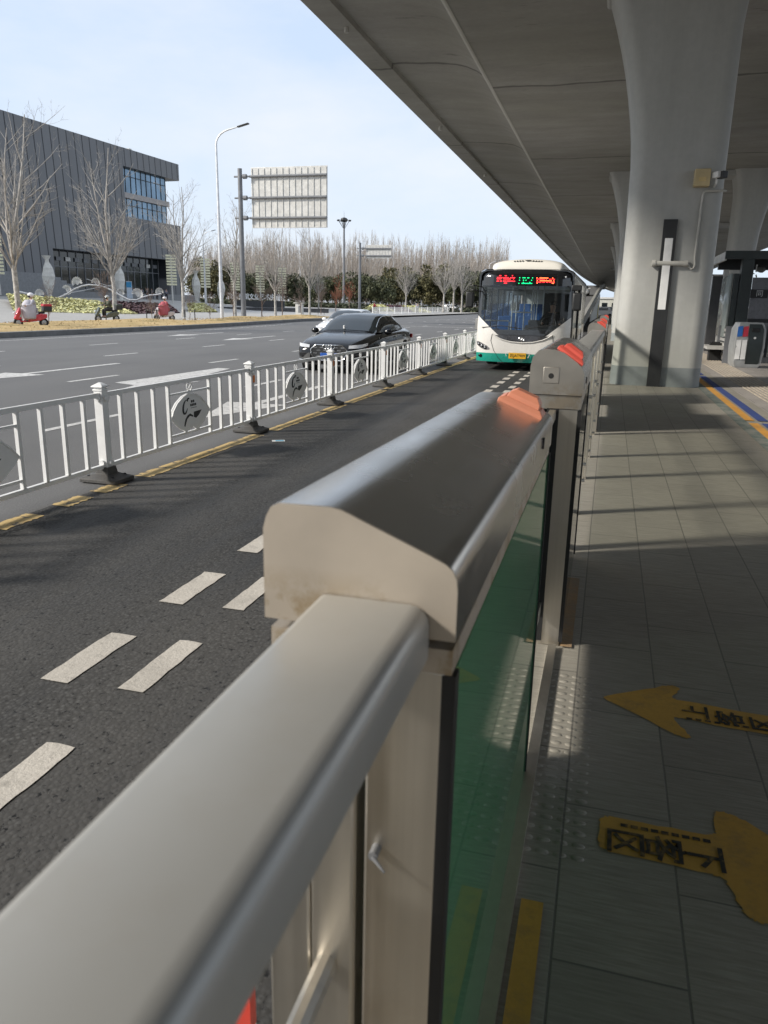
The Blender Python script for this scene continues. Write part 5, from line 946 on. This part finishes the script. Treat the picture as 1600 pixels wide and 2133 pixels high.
# ================================================================ riders on the verge
def scooter(lab, p, rz, col, box=None, shield=(.5, .5, .5)):
    t = thing('electric_scooter', lab, 'scooter', p, rz, 'scooters riding past the plaza'); m = plain('scooter_paint', col, .25, coat=1)
    for y in (-.62, .62):
        w = MB().lathe([(.12, -.05), (.22, -.055), (.235, 0), (.22, .055), (.12, .05)], (0, 0, 0), 18).build('wheel', TY, t); w.location = (0, y, .235); w.rotation_euler = (0, pi / 2, 0); MB().lathe([(.03, -.056), (.13, -.05), (.13, .05), (.03, .056)], (0, 0, 0), 12).build('rim', RIM, w)
    b = MB(); b.loft([[(sx * w, y, z) for sx, w in ((-1, w0), (-.6, w0 * 1.05), (.6, w0 * 1.05), (1, w0))] + [(sx * w1, y + dy, z2) for sx, w1 in ((1, w0 * .8), (-1, w0 * .8))] for y, w0, z, dy, z2 in ((-.80, .05, .42, .05, .36), (-.74, .15, .62, .08, .4), (-.60, .17, .85, .10, .5), (-.50, .13, 1.02, .08, .8))]); b.build('front_shield', m, t, sub=1)
    b = MB(); b.loft([[(-.15, y, z0), (.15, y, z0), (.17, y, z1), (-.17, y, z1)] for y, z0, z1 in ((-.55, .28, .34), (-.2, .26, .33), (.0, .28, .55), (.45, .34, .68), (.78, .48, .66))]); b.build('chassis', m, t, False, .03)
    b = MB(); b.bx(-.15, .15, .0, .68, .68, .78); b.build('seat', K['dark_gap'], t, False, .04); b = MB(); b.tube([(-.36, -.36, 1.06), (-.2, -.48, 1.06), (.2, -.48, 1.06), (.36, -.36, 1.06)], .022, 8); b.build('handlebar', K['black_metal'], t)
    for s in (-1, 1): b = MB(); b.tube([(s * .25, -.46, 1.06), (s * .30, -.47, 1.24)], .01, 6); b.ball((s * .31, -.47, 1.27), (.06, .02, .045), 10, 6); b.build('mirror', K['black_metal'], t)
    b = MB(); b.ball((0, -.80, .70), (.085, .04, .06), 12, 8); b.build('headlight', LAMP, t); b = MB(); b.ball((0, -.62, .45), (.09, .2, .10), 12, 8); b.build('mudguard', m, t)
    if box: b = MB(); b.bx(-.24, .24, .62, 1.02, .78, 1.12); x = b.build('rear_box', plain('box_shell', (.03, .03, .03), .4), t, False, .04); b = MB(); b.bx(-.245, .245, .615, 1.025, 1.02, 1.16); b.build('box_lid', plain('red_box_lid', box, .4), x, False, .04)
    return t
def rider(px, py, head, col, lab_s, lab_p, top, legs, helmet, cape, box=None, sc=1.0):
    p = G(px, py); rz = radians(head); scooter(lab_s, p, rz, col, box); q = person(lab_p, p + Vector((0, 0, .02)), rz, 'sit', top, legs, helmet=helmet, lean=.06, group='riders on the verge', cape=cape); q.location = p + Matrix.Rotation(rz, 3, 'Z') @ Vector((0, .22, .04)); return q
rider(66, 682, -32, (.55, .03, .05), 'red electric scooter with a black and red rear box under the tall left tree', 'rider in a white helmet and grey lilac quilted wind blanket', (.45, .43, .47), (.3, .28, .3), (.75, .72, .72), (.44, .42, .46), (.45, .02, .03))
rider(224, 671, -28, (.06, .08, .07), 'dark green scooter behind the thin sapling', 'rider in olive and black winter clothes on the dark scooter', (.07, .075, .05), (.02, .02, .02), (.35, .36, .35), None, (.05, .06, .05))
rider(343, 669, -26, (.62, .55, .55), 'pale cream scooter half covered by a pink cape', 'rider under a dusty pink cape with a pale hood', (.42, .10, .11), (.4, .1, .1), (.62, .58, .58), (.43, .10, .12))
p = onz(779, 655, .1); scooter('distant scooter behind the far white fence', p, 1.9, (.05, .05, .05)); person('distant rider in a red jacket behind the far white fence', p + Vector((0, 0, .1)), 1.9, 'sit', (.30, .03, .05), (.03, .03, .04), helmet=(.08, .08, .09), group='riders across the far road', scale=1.15)
p = onz(869, 654, .1); person('person in a pale grey coat walking behind the far white fence', p, .4, 'stand', (.42, .42, .43), (.05, .05, .06), scale=1.1)
# far white fence along the side road
def ffence():
    t = thing('guard_fence', 'far white fence section along the opposite side of the road', 'guard fence', group='far white fence sections'); b = MB(); b.bx(-.06, .06, -.06, .06, .1, 1.35); b.build('post', K['white'], t); b = MB(); b.loft([[(s * a, q * a, z) for s, q in ((-1, -1), (1, -1), (1, 1), (-1, 1))] for a, z in ((.38, .0), (.38, .08), (.12, .2))]); b.build('base', K['rubber'], t)
    b = MB(); b.bx(0, 1, -.02, .02, 1.22, 1.28); b.bx(0, 1, -.02, .02, .25, .31)
    for k in range(11): b.bx(.04 + k * .088, .04 + k * .088 + .022, -.012, .012, .3, 1.24)
    b.build('panel', K['white'], t); return t
FF = ffence(); pts = [onz(px, 660 - (px - 790) * .055, 0) for px in (776, 791, 806.5, 822, 837, 851, 865, 878, 890, 901, 912, 922, 932, 942, 951, 959, 967)]
for i in range(len(pts) - 1):
    o = FF if i == 0 else dup(FF); a, c = pts[i], pts[i + 1]; o.location = a; L_ = (c - a).length; o.rotation_euler = (0, 0, atan2(c.y - a.y, c.x - a.x))
    for ch in o.children:
        if ch.name.startswith('panel'): ch.scale = (L_, 1, 1)
# parked cars far away
cs, _ = car('parked_car', 'white car parked side-on beyond the far white fence', 'car', GD(945, 178), radians(75), WHT, 4.6, suv=True, group='parked cars by the trees', detail=False)
for px, D, m_, rz, lab in ((892, 186, SIL, 60, 'silver parked car left of the white parked one'), (912, 192, BLK, 80, 'dark parked car behind the others under the trees'), (762, 205, WHT, 80, 'white car far off behind the small sign post')):
    c2, _ = car('parked_car', lab, 'car', GD(px, D), radians(rz), m_, 4.6, group='parked cars by the trees', detail=False)
# ================================================================ the shelter side
Y0 = 25.
def P(px, py, y): return ony(px, py, y)
sh = thing('bus_shelter', 'dark framed bus shelter with a flat roof behind the big pillar', 'bus shelter', (P(1555, 600, 25).x, 25, PZ))
a = P(1553, 600, 25); DG2 = K['dark_green']
zr = P(1540, 522, 25).z; xl = P(1512, 530, 25).x
MB().bx(xl, xl + 3.4, 25, 25.14, zr - .22, zr).build('roof_fascia', DG2, sh, True); MB().bx(xl, xl + .06, 25.14, 31, zr - .26, zr - .02).build('roof_fascia', K['galv'], sh, True); MB().bx(xl + .06, xl + 3.4, 25.14, 31, zr - .1, zr - .02).build('roof', plain('shelter_roof', (.08, .085, .09), .5), sh, True)
MB().bx(xl + .1, xl + 3.3, 27.2, 27.4, zr - .42, zr - .11).build('beam', K['black_metal'], sh, True)
MB().bx(a.x - .16, a.x + .16, 25.02, 25.35, PZ, zr - .22).build('post', DG2, sh, True, .01); MB().bx(a.x - .32, a.x - .18, 25.06, 25.25, .95, zr - .62).build('panel_frame', DG2, sh, True, .01)
x2 = P(1512, 640, 27).x; gp = MB(); gp.loft([[(a.x - .34, 25.15, .95), (a.x - .34, 25.15, zr - .62)], [(x2 - .1, 27.2, .95), (x2 - .1, 27.2, zr - .72)]], closed=False, cap=False); q = gp.build('timetable_panel', plain('pale_glazed_panel', (.42, .47, .46), .15), sh, True); so_ = q.modifiers.new('solid', 'SOLIDIFY'); so_.thickness = .08
gp = MB(); gp.loft([[(a.x - .352 - .03, 25.2, z), (x2 - .152, 27.1, z)] for z in (1.0, 1.1)], closed=False, cap=False)
for u, z0, z1 in ((.15, 1.5, 2.35), (.3, 2.5, 2.7), (.75, 1.85, 2.5)):
    p = Vector((lerp(a.x - .34, x2 - .1, u), lerp(25.15, 27.2, u), 0)); MB().box((p.x - .045, p.y, (z0 + z1) / 2), (.03, .16, z1 - z0)).build('notice', K['white_plain'] if u < .5 else K['galv'], sh, True)
MB().bx(x2 - .15, x2 - .02, 27.15, 27.3, PZ, zr - .42).build('post', K['galv'], sh, True)
# sign with a white mark
p = P(1582, 612, 27); t = thing('hanging_sign', 'small black sign with a white square mark right of the shelter post', 'sign', (p.x, 27, p.z)); MB().bx(-.27, .24, -.04, .04, -.13, .13).build('board', K['black_metal'], t, False, .004)
text('同', .21, K['white_plain'], frame((.0, -.045, 0), (1, 0, 0), (0, 0, 1)), 'mark', t)
t = thing('notice_panel', 'grey two part panel standing below the small black sign', 'panel', (P(1580, 660, 28).x, 28, PZ)); w = .32
MB().bx(-w, w, -.03, .03, 1.22, 2.5).build('upper_panel', plain('grey_violet_panel', (.20, .20, .215), .3), t); MB().bx(-w, w, -.03, .03, .28, 1.1).build('lower_panel', plain('grey_violet_panel_lower', (.22, .22, .23), .3), t); MB().bx(-w, w, -.04, .04, 1.1, 1.22).build('crossbar', K['black_metal'], t); MB().bx(w, w + .07, -.04, .04, 0, 2.5).build('post', K['black_metal'], t); MB().bx(-w, w, -.04, .04, .16, .28).build('foot_bar', K['black_metal'], t)
t = thing('spotlight', 'small grey spotlight on a white bracket beside the shelter post', 'spotlight', tuple(P(1584, 561, 27))); b = MB(); b.loft([[(x, r * cos(a_), r * sin(a_)) for a_ in [pi / 4 * k for k in range(8)]] for x, r in ((-.1, .06), (.0, .10), (.08, .10), (.16, .03))]); b.build('lamp_body', plain('grey_lamp', (.14, .14, .13), .5), t); MB().bx(-.13, -.09, -.02, .02, -.08, .14).build('bracket', K['white_plain'], t)
def slab(nm, lab, cat, px0, px1, y0, y1, Y, m, th=.12, group=None):
    c = P((px0 + px1) / 2, (y0 + y1) / 2, Y); x0, x1 = P(px0, (y0 + y1) / 2, Y).x, P(px1, (y0 + y1) / 2, Y).x; t = thing(nm, lab, cat, (c.x, Y, PZ), 0, group); return t, x0, x1, P(px0, y1, Y).z, P(px0, y0, Y).z
t, x0, x1, z0, z1 = slab('information_pillar', 'dark grey upright slab just right of the big pillar', 'information board', 1478, 1508, 575, 700, 31, None)
MB().bx(x0, x1, 31, 31.2, PZ, z1).build('slab', plain('dark_grey_slab', (.065, .065, .068), .45), t, True, .01); MB().bx(x0 - .05, x1 + .05, 30.95, 31.25, z1, z1 + .06).build('cap', K['galv'], t, True)
t, x0, x1, z0, z1 = slab('light_panel', 'narrow bright white panel behind the timetable', 'light panel', 1490, 1506, 600, 700, 40, None)
MB().bx(x0, x1 + .2, 40, 40.1, PZ + .3, z1).build('face', K['white_plain'], t, True); MB().bx(x0, x1 + .2, 39.97, 40.0, 1.25, 1.35).build('crossbar', K['black_metal'], t, True)
# bench
bn = thing('bench', 'dark slatted bench with a pale seat between the pillar and the bin', 'bench', (P(1510, 757, 24.2).x, 24.2, PZ)); q = P(1508, 755, 24.2)
for dy in (0, 1.6): MB().bx(q.x - .05, q.x + .12, 24.2 + dy, 24.28 + dy, PZ, 1.28).build('end_frame', K['grey_metal'], bn, True)
for k in range(6): MB().bx(q.x + .02, q.x + .34, 24.3, 25.85, .42 + k * .14, .50 + k * .14).build('slat', K['galv'], bn, True)
MB().bx(q.x - .48, q.x + .0, 24.32, 25.85, .62, .70).build('seat', K['galv'], bn, True)
q = P(1487, 746, 25.4); t = thing('black_case', 'plain black box on the floor left of the bench', 'box', (q.x, 25.4, PZ)); b = MB(); b.loft([[(-.17 - s, -.2, z), (.17 + s, -.2, z), (.17 + s, .2, z), (-.17 - s, .2, z)] for s, z in ((0, .0), (.0, .5), (-.02, .52))]); b.build('case', K['dark_gap'], t); MB().bx(-.12, .12, -.03, .03, .52, .55).build('handle', K['black_metal'], t)
# bin
pl_ = onz(1533, 766, PZ); pr_ = onz(1568, 766, PZ); cx0 = (pl_.x + pr_.x) / 2; t = thing('litter_bin', 'grey recycling bin with blue and red panels and a dark curved front', 'litter bin', (cx0 + .02, pl_.y + .3, PZ), radians(6)); GRB = plain('bin_grey', (.33, .34, .34), .4)
prf = [(-.33, .0), (-.30, .02), (.30, .02), (.33, .0)]
b = MB(); b.loft([[(-w - .02, -d, z), (w - .02, -d, z), (w, 0, z), (w - .02, d, z), (-w - .02, d, z)] for w, d, z in ((.27, .26, .0), (.34, .30, .10), (.37, .32, .55), (.35, .30, 1.0), (.28, .26, 1.17))]); body = b.build('body', GRB, t, False, .01)
b = MB(); b.loft([[(-.08, -y - .012, z), (w, -y - .012, z)] for w, y, z in ((.20, .268, .06), (.26, .306, .14), (.29, .32, .55), (.28, .306, 1.0), (.22, .274, 1.13))], closed=False, cap=False); b.build('dark_front', K['dark_green'], t, smooth=60)
MB().box((.08, -.325, .98), (.2, .02, .1)).build('slot', K['dark_gap'], t, False, .01); b = MB(); b.cyl((.08, -.336, .78), (.08, -.325, .78), .03, n=14); b.build('badge', K['white_plain'], t)
for i, c in enumerate(((.02, .13, .45), (.50, .03, .06))):
    b = MB(); x = -.36 + i * .14; b.loft([[(x, -.315 - .004 * i, z), (x + .12, -.325 - .002 * i, z + .02)] for z in (.80, 1.06)], closed=False, cap=False); b.build('colour_panel', plain('bin_panel_%s' % 'ab'[i], c, .35), t); b = MB(); b.loft([[(x, -.318 - .004 * i, z), (x + .12, -.328 - .002 * i, z + .01)] for z in (.22, .72)], closed=False, cap=False); b.build('notice', K['white_plain'], t)
# white corrugated hall and greenery beyond the platform
t = thing('white_hall', 'white corrugated wall in sunlight beyond the shelter', 'building', (20, 62, 0)); b = MB()
w_ = []
for k in range(240): w_.append((12 + k * .15, 60 + (.06 if k % 2 else 0)))
b.loft([[(x, y, z) for x, y in w_] for z in (3.0, 12)], closed=False, cap=False); b.build('corrugated_wall', plain('white_corrugated', (.78, .78, .77), .5), t, True, smooth=0); MB().bx(12, 48, 59.9, 60.2, 2.6, 3.0).build('base_trim', K['white_plain'], t, True); MB().bx(12, 48, 60.3, 70, 0, 2.6).build('base_wall', K['galv'], t, True)
b = leafball(71, 2200, 2.0, 1.0, 1.4, None, .14); t = thing('roadside_shrub', 'olive green shrubs below the white corrugated wall', 'shrub', (P(1600, 650, 40).x + .9, 42, 0)); b.build('foliage', LF[1], t, smooth=0, recalc=False); MB().cyl((0, 0, 0), (0, 0, 1.0), .05, n=6).build('stem', SAPB, t)
p = P(1592, 700, 29); t = thing('green_barrier', 'grey green barrier at the right edge with a salmon panel', 'barrier', (p.x, 29, PZ)); MB().bx(-.2, .8, -.03, .03, .1, 1.35).build('panel', plain('grey_green_panel', (.17, .19, .16), .5), t); MB().bx(.02, .5, -.045, -.03, .85, 1.15).build('notice', plain('salmon_notice', (.62, .25, .18), .5), t); MB().bx(-.24, -.2, -.04, .04, 0, 1.6).build('post', K['black_metal'], t)
# ================================================================ far end of the road under the deck
rp = thing('ramp', 'far concrete road ramp climbing beside the flyover', 'ramp', (-5, 110, 0)); pr = [(60, 0), (70, .6), (92, 1.8), (120, 3.4), (150, 5.0), (190, 6.6), (240, 7.6)]
b = MB(); b.loft([[(-9.6, y, z + .15), (-2.3, y, z + .15), (-2.3, y, max(-.05, z - .6)), (-9.6, y, max(-.05, z - 1.0))] for y, z in pr]); b.build('road_deck', K['asphalt'], rp, True)
for x in (-2.3, -9.9): b = MB(); b.loft([[(x, y, z + .75), (x + .3, y, z + .75), (x + .3, y, max(-.05, z - .1)), (x, y, max(-.05, z - .1))] for y, z in pr]); b.build('parapet', concrete('ramp_parapet', (.36, .355, .34), (3, 3, 3)), rp, True)
wm = plain('pale_wall_panel', (.58, .56, .50), .6)
for k in range(14): y = 92 + k * 4.2; zz = interp(pr, y)[1] - 1.0; MB().bx(-2.25, -2.15, y, y + 3.9, .2, max(.4, zz + .3)).build('wall_panel', wm, rp, True)
MB().bx(-2.12, -2.05, 135, 138, .1, 2.2).build('yellow_panel', plain('yellow_panel', (.55, .42, .03), .5), rp, True)
c3, _ = car('sedan', 'tiny white car coming down the far ramp', 'car', (-4.2, 118, 3.40), 0, WHT, 4.6, detail=False)
for i, (x, y, lab) in enumerate([(-1.5, 178, 'distant white van under the far end of the flyover'), (1.8, 186, 'second distant white van right of the first under the flyover')]):
    t = thing('van', lab, 'van', (x, y, 0), radians(80), 'distant vans under the flyover'); b = MB(); b.prism([(-2.4, .35), (2.3, .35), (2.35, 1.9), (2.2, 2.05), (-1.2, 2.05), (-1.8, 1.25), (-2.4, 1.05)], 'x', -.9, .9); b.build('body', WHT, t, False, .05); MB().bx(-.91, .91, -1.0, 1.9, 1.3, 1.8).build('window_band', GL, t)
    for yw in (-1.5, 1.5): MB().cyl((-.93, yw, .33), (.93, yw, .33), .33, n=16).build('wheel', TY, t)
t = thing('far_building', 'pale building closing the view under the flyover', 'building', (6, 260, 0)); MB().bx(-14, 30, 260, 275, 0, 4.6).build('wall', plain('pale_far_wall', (.60, .60, .54), .7), t, True); MB().bx(-14.3, 30.3, 259.7, 275, 4.6, 5.1).build('cornice', K['white_plain'], t, True)
for k in range(14): MB().bx(-12 + k * 3, -10.4 + k * 3, 259.9, 260.0, 1.6, 3.4).build('window', DG, t, True)
